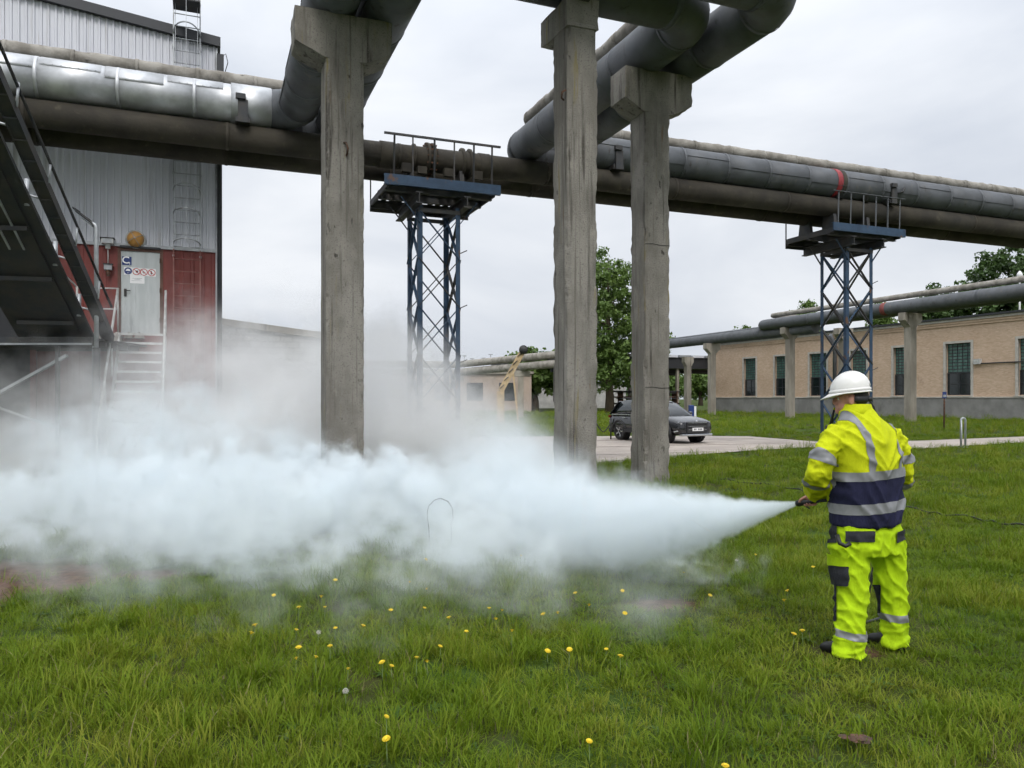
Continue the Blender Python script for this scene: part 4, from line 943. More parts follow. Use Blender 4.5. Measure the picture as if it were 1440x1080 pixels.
# ------------------------------------------------------------------ grass
def grass_mat(name, c1_, c2_, c3_):
    m = bpy.data.materials.new(name); m.use_nodes = True; nt = m.node_tree; N = nt.nodes; L = nt.links; b = N['Principled BSDF']; b.inputs['Roughness'].default_value = 0.65; b.inputs['Specular IOR Level'].default_value = 0.15
    geo = N.new('ShaderNodeNewGeometry'); oi = N.new('ShaderNodeObjectInfo')
    nz = N.new('ShaderNodeTexNoise'); nz.inputs['Scale'].default_value = 0.7; nz.inputs['Detail'].default_value = 4; L.new(geo.outputs['Position'], nz.inputs['Vector'])
    ad = N.new('ShaderNodeMath'); ad.operation = 'MULTIPLY_ADD'; L.new(oi.outputs['Random'], ad.inputs[0]); ad.inputs[1].default_value = 0.35; L.new(nz.outputs['Fac'], ad.inputs[2])
    rp = N.new('ShaderNodeValToRGB'); e = rp.color_ramp.elements; e[0].position = 0.45; e[0].color = (*c1_,1); e[1].position = 0.72; e[1].color = (*c2_,1); x = e.new(0.92); x.color = (*c3_,1)
    L.new(ad.outputs[0], rp.inputs['Fac']); L.new(rp.outputs[0], b.inputs['Base Color'])
    tr = N.new('ShaderNodeBsdfTranslucent'); L.new(rp.outputs[0], tr.inputs['Color']); ms = N.new('ShaderNodeMixShader'); ms.inputs[0].default_value = 0.35
    L.new(b.outputs[0], ms.inputs[1]); L.new(tr.outputs[0], ms.inputs[2]); L.new(ms.outputs[0], N['Material Output'].inputs['Surface']); return m
M_gr = grass_mat('grass_blade', (0.098,0.166,0.009), (0.152,0.216,0.014), (0.225,0.25,0.03))
M_straw = mat('dry_grass', (0.21,0.18,0.075), 0.8, var=0.3, scale=3)
M_broad = grass_mat('broad_leaf', (0.055,0.11,0.02), (0.08,0.14,0.03), (0.11,0.17,0.05))
def tuft(seed, nb, h, rad, lean, w, dry=0.04, broad=0):
    r = random.Random(seed); mb = MB()
    for k in range(nb):
        a = r.uniform(0,2*math.pi); q = rad*math.sqrt(r.random()); x,y = q*math.cos(a), q*math.sin(a)
        hh = h*r.uniform(0.45,1.15); d = a+r.uniform(-1.2,1.2); ln = lean*hh*r.uniform(0.2,1.4); ww = w*r.uniform(0.7,1.3)
        dx,dy = math.cos(d),math.sin(d); sx,sy = -dy*ww/2,dx*ww/2
        vs = []
        for f,wf in ((0,0.9),(0.4,1.0),(0.75,0.7)):
            px_,py_,pz_ = x+dx*ln*f*f, y+dy*ln*f*f, hh*(f-0.25*f*f*min(1,ln/hh))
            vs += [(px_-sx*wf,py_-sy*wf,pz_),(px_+sx*wf,py_+sy*wf,pz_)]
        vs.append((x+dx*ln,y+dy*ln,hh*(1-0.25*min(1,ln/hh))))
        mb.add(vs,[(0,1,3,2),(2,3,5,4),(4,5,6)],True,1 if r.random()<dry*0.6 else 0)
    for k in range(broad):
        a = 2*math.pi*k/max(1,broad)+r.uniform(-.3,.3); l = h*r.uniform(0.6,1.0); dx,dy = math.cos(a),math.sin(a); ww = l*0.28
        mb.add([(0,0,0.01),(dx*l*.5-dy*ww*.5,dy*l*.5+dx*ww*.5,l*.35),(dx*l*.5+dy*ww*.5,dy*l*.5-dx*ww*.5,l*.35),(dx*l,dy*l,l*.25)],[(0,2,3,1)],True,2)
    me = mb.mesh('tuft')
    for m in (M_gr,M_straw,M_broad): me.materials.append(m)
    return me
gcol = bpy.data.collections.new('grass_tufts')
specs = [(1,34,0.085,0.085,0.9,0.0042,0.03,0),(2,34,0.10,0.085,0.8,0.0042,0.02,0),(3,34,0.075,0.09,1.1,0.0042,0.04,0),(4,34,0.11,0.08,0.7,0.004,0.02,0),(5,28,0.14,0.075,0.75,0.0042,0.02,0),(6,20,0.18,0.07,0.85,0.0045,0.03,0),(7,16,0.08,0.08,1.0,0.006,0.05,9),(8,38,0.05,0.09,1.3,0.004,0.06,0),(9,34,0.06,0.09,1.1,0.0042,0.03,5)]
for i,s_ in enumerate(specs):
    o = bpy.data.objects.new('tuft_%02d'%i, tuft(*s_)); gcol.objects.link(o)
def in_yard(p):
    if p.y > 30: 
        return False if p.y > 36 else True
    return False
def yard_edge(px, edge):
    xs_ = [720+FPX*q.x/q.y for q in edge]; ys_ = [HOR+CAMH*FPX/q.y for q in edge]; return np.interp(px, xs_, ys_)
pts=[]; scl=[]; rot=[]; idx=[]
def spread(y0,y1,dens,smin,smax,seed,tall=1.0,xlim=None):
    r = np.random.default_rng(seed); wid = 0.72*y1+0.8; n = int(dens*(y1-y0)*2*wid)
    X = r.uniform(-wid,wid,n); Y = r.uniform(y0,y1,n)
    for x,y in zip(X,Y):
        if abs(x) > 0.70*y+0.7: continue
        px_ = 720+FPX*x/y; py_ = HOR+CAMH*FPX/y
        if y > 14 and px_ > 560:
            if yard_edge(px_,far_e)-0.6 < py_ < yard_edge(px_,near_e)+0.4*(20/y): continue
        u_,v_ = x*CU+y*SU, -x*SU+y*CU
        if v_ > 21 and u_ < uc+0.2: continue
        if u_ > FU-0.3: continue
        soil = 0
        for (cx,cy_,rx,ry) in SOIL:
            q = math.hypot((x-cx)/rx,(y-cy_)/ry)+0.9*(0.5+0.5*mnoise.noise(Vector((x*2.4,y*2.4,0))))
            if q < 1.45: soil = 1
        if soil and r.random() > 0.03: continue
        pn = mnoise.noise(Vector((x*0.55,y*0.55,1.3))); pn2 = mnoise.noise(Vector((x*1.6,y*1.6,7.7)))
        tl = pn*0.9+pn2*0.5+(0.25 if (y < 7 and x < -0.5) else 0)-(0.22 if (x > 1.2 and y < 8) else 0)
        rr_ = r.random()
        if tl > 0.45: k = 5 if rr_ < 0.35 else (4 if rr_ < 0.7 else 3)
        elif tl > 0.05: k = (0,1,3,4)[int(rr_*4)%4]
        elif tl > -0.3: k = (0,1,2,8)[int(rr_*4)%4]
        else: k = (2,7,8,7)[int(rr_*4)%4]
        if r.random() < 0.03+0.16*max(0,mnoise.noise(Vector((x*0.8,y*0.8,4.4)))): k = 6
        pts.append((x,y,-0.03+0.028*mnoise.noise((x*0.45,y*0.45,3.0)))); idx.append(k)
        scl.append(r.uniform(smin,smax)*(1+0.25*pn2)*tall); rot.append((r.normal()*0.14,r.normal()*0.14,r.uniform(0,6.283)))
spread(2.9,5.2,150,0.75,1.25,1); spread(5.2,8.5,120,0.8,1.3,2); spread(8.5,13,60,0.95,1.5,3); spread(13,22,24,1.2,1.9,4); spread(22,36,9,1.5,2.3,5); spread(36,62,2.4,2.2,3.2,6); spread(62,95,0.8,3,4.2,8)
me = bpy.data.meshes.new('grass'); me.from_pydata(pts,[],[])
for nm,ty,data in (('scl','FLOAT',scl),('idx','INT',idx)):
    at = me.attributes.new(nm,ty,'POINT'); at.data.foreach_set('value',np.array(data,dtype=np.float32 if ty=='FLOAT' else np.int32))
at = me.attributes.new('rot','FLOAT_VECTOR','POINT'); at.data.foreach_set('vector',np.array(rot,dtype=np.float32).ravel())
go = put('grass', me); tag(go,'uneven green grass of the lawn',kind='stuff')
ng = bpy.data.node_groups.new('grass_nodes','GeometryNodeTree'); ng.interface.new_socket('Geometry',in_out='INPUT',socket_type='NodeSocketGeometry'); ng.interface.new_socket('Geometry',in_out='OUTPUT',socket_type='NodeSocketGeometry')
gi = ng.nodes.new('NodeGroupInput'); gout = ng.nodes.new('NodeGroupOutput'); ip = ng.nodes.new('GeometryNodeInstanceOnPoints'); ci = ng.nodes.new('GeometryNodeCollectionInfo')
ci.inputs['Collection'].default_value = gcol; ci.inputs['Separate Children'].default_value = True; ci.inputs['Reset Children'].default_value = True
def nattr(nm,ty):
    n_ = ng.nodes.new('GeometryNodeInputNamedAttribute'); n_.data_type = ty; n_.inputs['Name'].default_value = nm; return [o for o in n_.outputs if o.enabled][0]
e2r = ng.nodes.new('FunctionNodeEulerToRotation'); ng.links.new(nattr('rot','FLOAT_VECTOR'), e2r.inputs[0])
ng.links.new(gi.outputs[0], ip.inputs['Points']); ng.links.new(ci.outputs[0], ip.inputs['Instance']); ip.inputs['Pick Instance'].default_value = True
ng.links.new(nattr('idx','INT'), ip.inputs['Instance Index']); ng.links.new(e2r.outputs[0], ip.inputs['Rotation']); ng.links.new(nattr('scl','FLOAT'), ip.inputs['Scale']); ng.links.new(ip.outputs[0], gout.inputs[0])
md = go.modifiers.new('grass','NODES'); md.node_group = ng
print('grass tufts', len(pts))

# ------------------------------------------------------------------ dandelions
M_yel = mat('dandelion_yellow', (0.85,0.62,0.02), 0.7, var=0.35, scale=150)
M_stem = mat('dandelion_stem', (0.10,0.15,0.04), 0.6)
M_seed = mat('seed_head', (0.55,0.53,0.48), 0.9)
hm = MB()
for ring,(rr,zz,nn,ln) in enumerate(((0.0,0.012,8,0.012),(0.004,0.009,12,0.016),(0.006,0.005,16,0.018))):
    for k in range(nn):
        a = 2*math.pi*k/nn+ring*0.3; dx,dy = math.cos(a),math.sin(a); w_ = 0.0032
        hm.add([(dx*rr-dy*w_*.4,dy*rr+dx*w_*.4,zz-0.004),(dx*rr+dy*w_*.4,dy*rr-dx*w_*.4,zz-0.004),(dx*(rr+ln)+dy*w_,dy*(rr+ln)-dx*w_,zz),(dx*(rr+ln)-dy*w_,dy*(rr+ln)+dx*w_,zz)],[(0,1,2,3)],True)
hm.lathe([(0.0,-0.012),(0.007,-0.008),(0.011,0.003),(0.0,0.008)],10)
head_me = hm.mesh('flower_head'); head_me.materials.append(M_yel)
shm = MB()
for k in range(60):
    a = random.uniform(0,6.28); b_ = math.acos(random.uniform(-0.7,1)); d = Vector((math.sin(b_)*math.cos(a),math.sin(b_)*math.sin(a),math.cos(b_)))
    shm.bar(d*0.004,d*0.019,0.0008); shm.lathe([(0,0),(0.0035,0.001),(0,0.002)],5,tuple(d*0.019))
seed_me = shm.mesh('seed_head'); seed_me.materials.append(M_seed)
stem_me = MB().path([(0,0,0),(0.004,0,0.5),(0,0,1.0)],[0.0022,0.002,0.0018],6).mesh('stem'); stem_me.materials.append(M_stem)
DA = [(1060,390),(1250,377),(1155,232),(1355,236),(1415,370),(1392,446),(1260,452),(1250,497),(1415,168)]
DB = [(92,360),(28,541),(172,515),(212,530),(318,494),(362,510),(417,447),(528,384),(351,285),(360,204),(357,80),(288,175),(624,286),(678,294),(652,331),(720,380),(870,467),(1045,272),(1178,488),(1196,308),(1186,213),(987,222),(190,744),(190,838),(1045,848),(757,64)]
DC = [(115,232),(308,60),(550,112),(428,252),(441,212),(505,381),(469,395),(180,952),(5,135)]
dl = [(x/3,760+y/3,'y') for x,y in DA]+[(480+x/3,760+y/3,'y') for x,y in DB]+[(960+x/3,760+y/3,'y') for x,y in DC]
dl += [(448,760+388/3,'s'),(486,972,'s'),(845,774,'s'),(857,777,'s'),(1036,788,'s')]
rd = random.Random(4)
for _ in range(10):                                       # smaller ones further off, mostly in the middle of the lawn
    dl.append((rd.uniform(320,900), rd.uniform(845,930), 'y'))
for px_,py_,ty in dl:
    z = rd.uniform(0.10,0.17); Y = (CAMH-z)*FPX/(py_-HOR); x = (px_-720)/FPX*Y
    if ty == 'y': t = thing('dandelion','yellow dandelion flower on a thin stem in the lawn','flower',(x,Y,0),rd.uniform(0,6.28),'yellow dandelions in the lawn')
    else: t = thing('dandelion','grey dandelion seed head on a thin stem in the lawn','flower',(x,Y,0),rd.uniform(0,6.28),'dandelion seed heads in the lawn')
    s_ = put('stem',stem_me,t,(0,0,-0.03)); s_.scale = (1,1,z+0.03)
    h_ = put('flower_head' if ty=='y' else 'seed_head', head_me if ty=='y' else seed_me, t, (0,0,z), (rd.gauss(0,0.22),rd.gauss(0,0.22),0)); k = rd.uniform(0.58,0.85); h_.scale = (k,k,k)
# small dry clod near the bottom edge
p = G(1211,1050); t = MB()
for k in range(14): t.lathe([(0,0),(0.02+0.015*random.random(),0.006),(0.0,0.012)],6,(random.gauss(0,0.035),random.gauss(0,0.025),0.02+0.02*random.random()),smooth=False)
o = t.build('dry_clod',M_rust); o.location = p; tag(o,'small brown clump of dead leaves in the grass near the bottom edge','clump')
# ------------------------------------------------------------------ parked car
def carpaint():
    m = mat('black_car_paint',(0.010,0.011,0.013),0.22,0.0,spec=0.6); m.node_tree.nodes['Principled BSDF'].inputs['Coat Weight'].default_value = 0.6; m.node_tree.nodes['Principled BSDF'].inputs['Coat Roughness'].default_value = 0.06; return m
M_car = carpaint(); M_cglass = mat('car_glass',(0.015,0.02,0.022),0.05,spec=0.9); M_chrome = mat('satin_chrome',(0.55,0.56,0.58),0.25,0.9); M_lamp = mat('headlamp_glass',(0.55,0.58,0.62),0.12,0.3)
M_trimp = mat('black_plastic',(0.02,0.02,0.021),0.6); M_tyre = mat('tyre',(0.018,0.018,0.018),0.85); M_tail = mat('tail_lamp',(0.18,0.012,0.012),0.2)
al = math.radians(-61)
CAR = thing('parked_car','black parked car partly hidden by the right concrete column','car',(0,0,0),al)
RR = G(873.5,618.6); fdir = Vector((math.cos(al),math.sin(al),0)); ldir = Vector((-fdir.y,fdir.x,0))
CAR.location = RR + fdir*1.35 + ldir*0.80
def crings(st):
    out = []
    for x,hw,zb,zt in st:
        h = zt-zb
        half = [(0,zb),(hw*0.72,zb),(hw*0.93,zb+h*0.10),(hw,zb+h*0.34),(hw*0.995,zb+h*0.58),(hw*0.965,zb+h*0.82),(hw*0.88,zt-h*0.03),(hw*0.55,zt),(0,zt+0.012)]
        out.append([Vector((x,y,z)) for y,z in half]+[Vector((x,-y,z)) for y,z in half[-2:0:-1]])
    return out
bst = [(-2.24,0.62,0.50,0.90),(-2.20,0.80,0.40,0.98),(-2.05,0.885,0.33,1.03),(-1.7,0.92,0.30,1.06),(-1.0,0.925,0.28,1.05),(0,0.925,0.27,1.03),(0.8,0.93,0.28,1.04),(1.2,0.925,0.29,1.02),(1.6,0.905,0.30,0.98),(1.95,0.86,0.31,0.91),(2.14,0.80,0.33,0.84),(2.22,0.70,0.38,0.78)]
bd = MB().loft(crings(bst)).build('body',M_car,CAR); bd.modifiers.new('s','SUBSURF').levels = 1; bd.modifiers['s'].render_levels = 1
gst = [(1.02,0.80,1.00,1.035,0.72),(0.62,0.83,1.00,1.29,0.68),(0.22,0.84,1.00,1.54,0.64),(-0.15,0.845,1.00,1.625,0.64),(-0.8,0.845,1.0,1.65,0.63),(-1.4,0.84,1.0,1.62,0.61),(-1.75,0.82,1.0,1.55,0.59),(-2.0,0.79,1.0,1.30,0.66),(-2.12,0.76,1.0,1.06,0.70)]
rg_ = []
for x,hb,zb,zt,ht in gst:
    half = [(0,zb),(hb,zb),(hb-(hb-ht)*0.35,zb+(zt-zb)*0.45),(ht+0.03,zt-(zt-zb)*0.10),(ht-0.06,zt-0.008),(0,zt+0.015)]
    rg_.append([Vector((x,y,z)) for y,z in half]+[Vector((x,-y,z)) for y,z in half[-2:0:-1]])
gh = MB().loft(rg_).build('greenhouse',M_cglass,CAR)
rf = [[Vector((p.x,p.y,p.z+0.006)) for p in (r_[4],r_[5],r_[6])] for r_ in rg_[2:7]]
vs = [p for q in rf for p in q]+[p-Vector((0,0,0.03)) for q in rf for p in q]; k3 = len(rf)*3
fs = []
for i in range(len(rf)-1):
    for j in range(2): fs += [(i*3+j,i*3+j+1,i*3+j+4,i*3+j+3),(k3+i*3+j+3,k3+i*3+j+4,k3+i*3+j+1,k3+i*3+j)]
MB().add(vs,fs,True).build('roof_panel',M_car,CAR)
for s_ in (-1,1):
    for (i0,i1) in ((0,2),(4,5),(6,8)):                     # pillars
        a = rg_[i0]; b = rg_[i1]
        pa = Vector((a[1].x,s_*a[1].y,a[1].z)); pb = Vector((b[3].x,s_*b[3].y,b[3].z))
        if i0 == 4: pa = Vector((-0.45,s_*0.85,1.02)); pb = Vector((-0.6,s_*0.66,1.6))
        if i0 == 6: pa = Vector((-2.02,s_*0.80,1.04)); pb = Vector((-1.62,s_*0.63,1.56))
        MB().bar(pa,pb,0.10 if i0!=6 else 0.28,0.035,up=(1,0,0) if i0==4 else (0,0,1)).build('pillar',M_car,CAR)
    MB().bar((-1.9,s_*0.868,1.035),(0.95,s_*0.872,1.035),0.03,0.03).build('belt_trim',M_chrome,CAR)
    MB().bar((-1.0,s_*0.935,0.42),(1.0,s_*0.935,0.42),0.03,0.16).build('sill_cladding',M_trimp,CAR)
    MB().path([(-1.55,s_*0.60,1.66),(-1.3,s_*0.60,1.70),(-0.3,s_*0.60,1.70),(0.0,s_*0.60,1.655)],0.018,8).build('roof_rail',M_trimp,CAR)
    m_ = MB().loft([[Vector((0.62+0.10*math.cos(a),s_*(0.97+dy),1.10+0.07*math.sin(a))) for a in np.linspace(0,2*math.pi,11)[:-1]] for dy in (0,0.16)]); mr_ = m_.build('wing_mirror',M_car,CAR)
    MB().box(0.56,0.66,min(s_*0.85,s_*1.0),max(s_*0.85,s_*1.0),1.05,1.09).build('mirror_arm',M_trimp,CAR)
    for hx_ in (-0.2,-1.0): MB().box(hx_-0.11,hx_+0.11,s_*0.935-0.012,s_*0.935+0.012,0.90,0.925).build('door_handle',M_chrome,CAR)
    ds = MB().path([(0.72,s_*0.935,0.42),(0.74,s_*0.938,0.7),(0.66,s_*0.912,1.0)],0.006,5); ds.path([(-0.48,s_*0.935,0.42),(-0.48,s_*0.935,1.0)],0.006,5); ds.build('door_seam',M_black,CAR)
    # head lamps: thin stacked bars; tail lamps
    for zz,w_ in ((0.80,0.26),(0.73,0.22),(0.66,0.18)):
        MB().bar((2.14-0.02*(0.8-zz),s_*(0.50),zz),(2.02,s_*(0.50+w_*1.05),zz+0.01),0.05,0.028).build('headlight',M_lamp,CAR)
    MB().bar((-2.16,s_*0.55,0.93),(-2.08,s_*0.87,0.95),0.06,0.10).build('tail_light',M_tail,CAR)
    MB().bar((2.1,s_*0.72,0.50),(1.95,s_*0.9,0.45),0.05,0.05).build('fog_light_trim',M_chrome,CAR)
for k in range(5):
    zz = 0.78-k*0.062; MB().bar((2.235-0.004*k,-0.44,zz),(2.235-0.004*k,0.44,zz),0.04,0.016).build('grille_bar',M_chrome if k%2==0 else M_trimp,CAR)
MB().box(2.16,2.225,-0.5,0.5,0.42,0.80).build('grille',M_trimp,CAR)
pl = MB().box(2.226,2.262,-0.26,0.26,0.48,0.60).build('number_plate',M_white,CAR)
q = MB()
for k in range(6):
    if k != 2: q.box(2.262,2.264,-0.2+k*0.07,-0.16+k*0.07,0.51,0.57)
q = q.build('plate_characters',M_black,pl); q['kind'] = 'stuff'
MB().box(2.05,2.26,-0.72,0.72,0.29,0.37).build('skid_plate',M_chrome,CAR,bevel=0.02)
MB().box(-2.28,-2.1,-0.75,0.75,0.30,0.48).build('rear_bumper',M_trimp,CAR,bevel=0.02)
MB().lathe([(0,0),(0.07,0.0),(0.06,0.012),(0,0.014)],16,(2.20,0,0.83),axis='x').build('badge',M_chrome,CAR)
tyre_me = MB().lathe([(0.24,-0.10),(0.33,-0.115),(0.362,-0.09),(0.365,0.0),(0.362,0.09),(0.33,0.115),(0.24,0.10)],28,axis='y').mesh('tyre'); tyre_me.materials.append(M_tyre)
rim = MB(); rim.lathe([(0.245,-0.10),(0.25,-0.09),(0.23,-0.05),(0.05,-0.07),(0,-0.075)],24,axis='y')
rim_me = rim.mesh('rim'); rim_me.materials.append(M_trimp)
sp_ = MB()
for k in range(5):
    a = 2*math.pi*k/5; sp_.bar((0.04*math.cos(a),-0.085,0.04*math.sin(a)),(0.235*math.cos(a),-0.098,0.235*math.sin(a)),0.055,0.02,up=(0,1,0))
sp_me = sp_.mesh('spokes'); sp_me.materials.append(M_chrome)
for x_,s_ in ((1.35,1),(1.35,-1),(-1.35,1),(-1.35,-1)):
    w_ = put('wheel',tyre_me,CAR,(x_,s_*0.80,0.365),(0,0,0 if s_<0 else math.pi)); put('rim',rim_me,w_); put('spokes',sp_me,w_)
    arch = [(x_+0.43*math.cos(a),s_*0.915,0.365+0.43*math.sin(a)) for a in np.linspace(-0.15,math.pi+0.15,15)]
    MB().path(arch,0.045,8).build('wheel_arch',M_trimp,CAR)
    MB().lathe([(0.0,-0.03),(0.41,-0.03),(0.41,0.03),(0,0.03)],20,(x_,s_*0.66,0.365),axis='y').build('arch_liner',M_black,CAR)

# ------------------------------------------------------------------ the man with the hose
def remesh(mb, voxel, smooth=3):
    me = mb.mesh('tmp'); o = bpy.data.objects.new('tmp', me); COL.objects.link(o)
    r_ = o.modifiers.new('r','REMESH'); r_.mode = 'VOXEL'; r_.voxel_size = voxel
    if smooth: s_ = o.modifiers.new('s','SMOOTH'); s_.iterations = smooth; s_.factor = 0.5
    tr = o.modifiers.new('t','TRIANGULATE')
    bpy.context.view_layer.update(); m2 = bpy.data.meshes.new_from_object(o.evaluated_get(bpy.context.evaluated_depsgraph_get()))
    bpy.data.objects.remove(o); bpy.data.meshes.remove(me)
    n = len(m2.vertices); V = np.empty(n*3,np.float32); m2.vertices.foreach_get('co',V); V = V.reshape(-1,3)
    T = np.empty(len(m2.polygons)*3,np.int32); m2.polygons.foreach_get('vertices',T); T = T.reshape(-1,3); bpy.data.meshes.remove(m2)
    return V.astype(float), T
def vnorm(V,T):
    fn = np.cross(V[T[:,1]]-V[T[:,0]], V[T[:,2]]-V[T[:,0]]); Nn = np.zeros_like(V)
    for i in range(3): np.add.at(Nn, T[:,i], fn)
    return Nn/np.maximum(np.linalg.norm(Nn,axis=1),1e-9)[:,None]
def tri_obj(name,V,T,m,parent):
    me = bpy.data.meshes.new(name); me.from_pydata(V.tolist(),[],T.tolist()); me.polygons.foreach_set('use_smooth',[True]*len(T)); me.materials.append(m); me.update()
    return put(name,me,parent)
def patch(name,V,T,Nn,f,off,m,parent):
    """the part of the surface where f > 0, cut cleanly along f = 0 and lifted by off"""
    Vo = V+Nn*off; out = []; idx_ = {}
    def vid(key,p):
        if key not in idx_: idx_[key] = len(out); out.append(p)
        return idx_[key]
    tris = []
    act = T[(f[T] > 0).any(1)]
    for t in act:
        poly = []
        for k in range(3):
            a,b = int(t[k]), int(t[(k+1)%3]); fa,fb = f[a],f[b]
            if fa > 0: poly.append(vid(a,Vo[a]))
            if (fa > 0) != (fb > 0):
                s_ = fa/(fa-fb); poly.append(vid((min(a,b),max(a,b)), Vo[a]+(Vo[b]-Vo[a])*s_))
        for k in range(1,len(poly)-1): tris.append((poly[0],poly[k],poly[k+1]))
    if not tris: print('empty patch',name); return None
    return tri_obj(name,np.array(out),np.array(tris),m,parent)
def noise_v(V,sc,st,seed):
    return np.array([mnoise.noise(Vector((p[0]*sc*st[0]+seed,p[1]*sc*st[1],p[2]*sc*st[2]))) for p in V])
def cloth(name,c,c2,rough=0.85,weave=True):
    return mat(name,c,rough,col2=c2,scale=6,pos='object',bump=0.5,bscale=22,bstretch=(1.6,1.6,0.6),detail=4,spec=0.2,layers=[(tuple(q*0.62 for q in c),9,(1,1,1),0.60,0.80)])
M_hivis = cloth('hi_vis_fabric',(0.52,0.575,0.008),(0.45,0.50,0.006)); M_hivis2 = cloth('hi_vis_trouser_fabric',(0.42,0.62,0.008),(0.36,0.54,0.006))
M_navy = cloth('navy_fabric',(0.012,0.013,0.035),(0.018,0.019,0.05)); M_char = cloth('charcoal_fabric',(0.032,0.034,0.040),(0.022,0.023,0.028))
M_tape = mat('reflective_tape',(0.235,0.24,0.25),0.5,0.15,var=0.15,scale=20,pos='object'); M_skin = mat('skin',(0.46,0.235,0.17),0.55,col2=(0.40,0.19,0.14),scale=14,pos='object',spec=0.4)
M_hair = mat('dark_hair',(0.018,0.013,0.010),0.7); M_hat = mat('white_hard_hat',(0.70,0.69,0.66),0.35,spec=0.5,var=0.05,scale=4); M_boot = mat('black_boot',(0.015,0.015,0.016),0.6); M_strap = M_black
YM = 5.12; K = YM/FPX; X0 = (1217-720)*K
MAN = thing('person','person in white hard hat and hi-vis workwear aiming a nozzle','person',(X0,YM,0))
def Q(px,py,ly=0.0):                                        # photo pixel at the man's depth, in his local frame
    Y = YM+ly; return Vector(((px-720)/FPX*Y-X0, ly, CAMH-(py-HOR)/FPX*Y))
fa_ = math.radians(27); F_ = Vector((-math.sin(fa_),math.cos(fa_),0)); R_ = Vector((F_.y,-F_.x,0))
def ering(c,hw,hd,n=28,p=2.5):
    out = []
    for k in range(n):
        a = 2*math.pi*k/n; ca,sa = math.cos(a),math.sin(a)
        out.append(Vector(c)+R_*(hw*math.copysign(abs(ca)**(2/p),ca))+F_*(hd*math.copysign(abs(sa)**(2/p),sa)))
    return out
def zpy(py): return CAMH-(py-HOR)*K
# --- jacket
jr = []
for py,xl,xr,hd,ly in ((737,1165,1270,0.165,0.02),(725,1163.5,1271,0.172,0.02),(700,1164,1272,0.170,0.02),(672,1166,1271,0.165,0.01),(645,1166,1270,0.165,0.0),(622,1163,1266,0.155,-0.005),(606,1166,1260,0.135,0.0),(594,1175,1249,0.112,0.01),(585,1180,1236,0.095,0.02),(578,1183,1226,0.082,0.03),(571,1185,1223,0.078,0.035)):
    c = Q((xl+xr)/2,py,ly); hw = (xr-xl)/2*K/ math.sqrt(CU*0+0.80)  # foreshortened half width
    hw = math.sqrt(max(1e-4,(((xr-xl)/2*K)**2-(hd*math.sin(fa_))**2)))/math.cos(fa_)
    jr.append(ering(c,hw,hd))
jk = MB().loft(jr)
armL = [Q(1177,607,-0.07),Q(1168,621,-0.10),Q(1157,642,-0.13),Q(1151,661,-0.13),Q(1147,679,-0.03),Q(1146.5,691,0.08),Q(1147,697,0.13)]
armR = [Q(1252,607,0.09),Q(1260,622,0.11),Q(1266,641,0.12),Q(1268,660,0.14),Q(1268,674,0.24),Q(1255,684,0.34),Q(1240,690,0.40)]
jk.path(armL,[0.070,0.075,0.077,0.077,0.075,0.066,0.056],18); jk.path(armR,[0.068,0.070,0.070,0.068,0.066,0.060,0.054],18)
V,T = remesh(jk,0.011,4); Nn = vnorm(V,T)
def armdist(V,pl):
    best = np.full(len(V),9.0); par = np.zeros(len(V)); acc = 0
    for a,b in zip(pl[:-1],pl[1:]):
        a_ = np.array(a); d = np.array(b-a); l = np.linalg.norm(d); t_ = np.clip(((V-a_)@d)/(l*l),0,1); q = np.linalg.norm(V-(a_+t_[:,None]*d),axis=1)
        m_ = q < best; best[m_] = q[m_]; par[m_] = acc+t_[m_]*l; acc += l
    return best,par
dL,sL = armdist(V,armL); dR,sR = armdist(V,armR)
# folds: soft creases on the back, tighter ones at the elbows
w_ = V@np.array(R_); diag = V[:,2]+0.7*np.abs(w_)
ca_ = V[:,2]*0.75+np.abs(w_)*0.66; cb_ = V[:,2]*0.66-np.abs(w_)*0.75
fold = np.array([1-abs(mnoise.noise(Vector((a*11+3,b*2.6,c*3)))) for a,b,c in zip(cb_,ca_,w_)])**4*0.022-0.010 + noise_v(V,22,(1,1,0.7),5.0)*0.003
arm_f = np.clip((0.10-np.minimum(dL,dR))/0.03,0,1)
fold += arm_f*((1-np.abs(noise_v(V,10,(1.2,1.2,1.7),9.0)))**4*0.016-0.006)
hem = np.clip((0.06-(V[:,2]-zpy(737)))/0.06,0,1); fold += hem*0.004
V = V+Nn*fold[:,None]; Nn = vnorm(V,T)
torso = np.minimum(dL-0.098,dR-0.098)+0.03
onarm = np.clip((w_ < -0.19)|(w_ > 0.215),0,1)
jacket = tri_obj('jacket',V,T,M_hivis,MAN)
xs_ = V[:,0]/K+1217
tilt = 0.05*(V[:,0]-0.0)
zt1,zt2 = zpy(665.5),zpy(710.5)
body_m = np.where(dL < 0.105, -(0.0), 0.0)
isarm = ((dL < 0.112)&(xs_ < 1170)&(V[:,2]>zpy(712))) | ((dR < 0.105)&(xs_ > 1264.5)&(V[:,2]>zpy(700)))
bsd = np.where(isarm,-1.0,1.0)
zz_ = V[:,2]-tilt
patch('navy_panel',V,T,Nn,np.where(isarm,-0.01,np.minimum(zpy(671)-zz_, zz_-(zpy(741)))),0.0015,M_navy,jacket)
patch('reflective_strip',V,T,Nn,np.where(isarm,-0.01,0.030-np.abs(zz_-zt1)),0.004,M_tape,jacket)
patch('reflective_strip',V,T,Nn,np.where(isarm,-0.01,0.034-np.abs(zz_-zt2)),0.004,M_tape,jacket)
for w0,sl_ in ((-0.130,-0.10),(0.165,0.05)):
    wc = w0+sl_*(V[:,2]-1.3)*1.0
    patch('reflective_strip',V,T,Nn,np.minimum(0.026-np.abs(w_-w_.mean()*0-wc), zz_-(zt1+0.028)),0.004,M_tape,jacket)
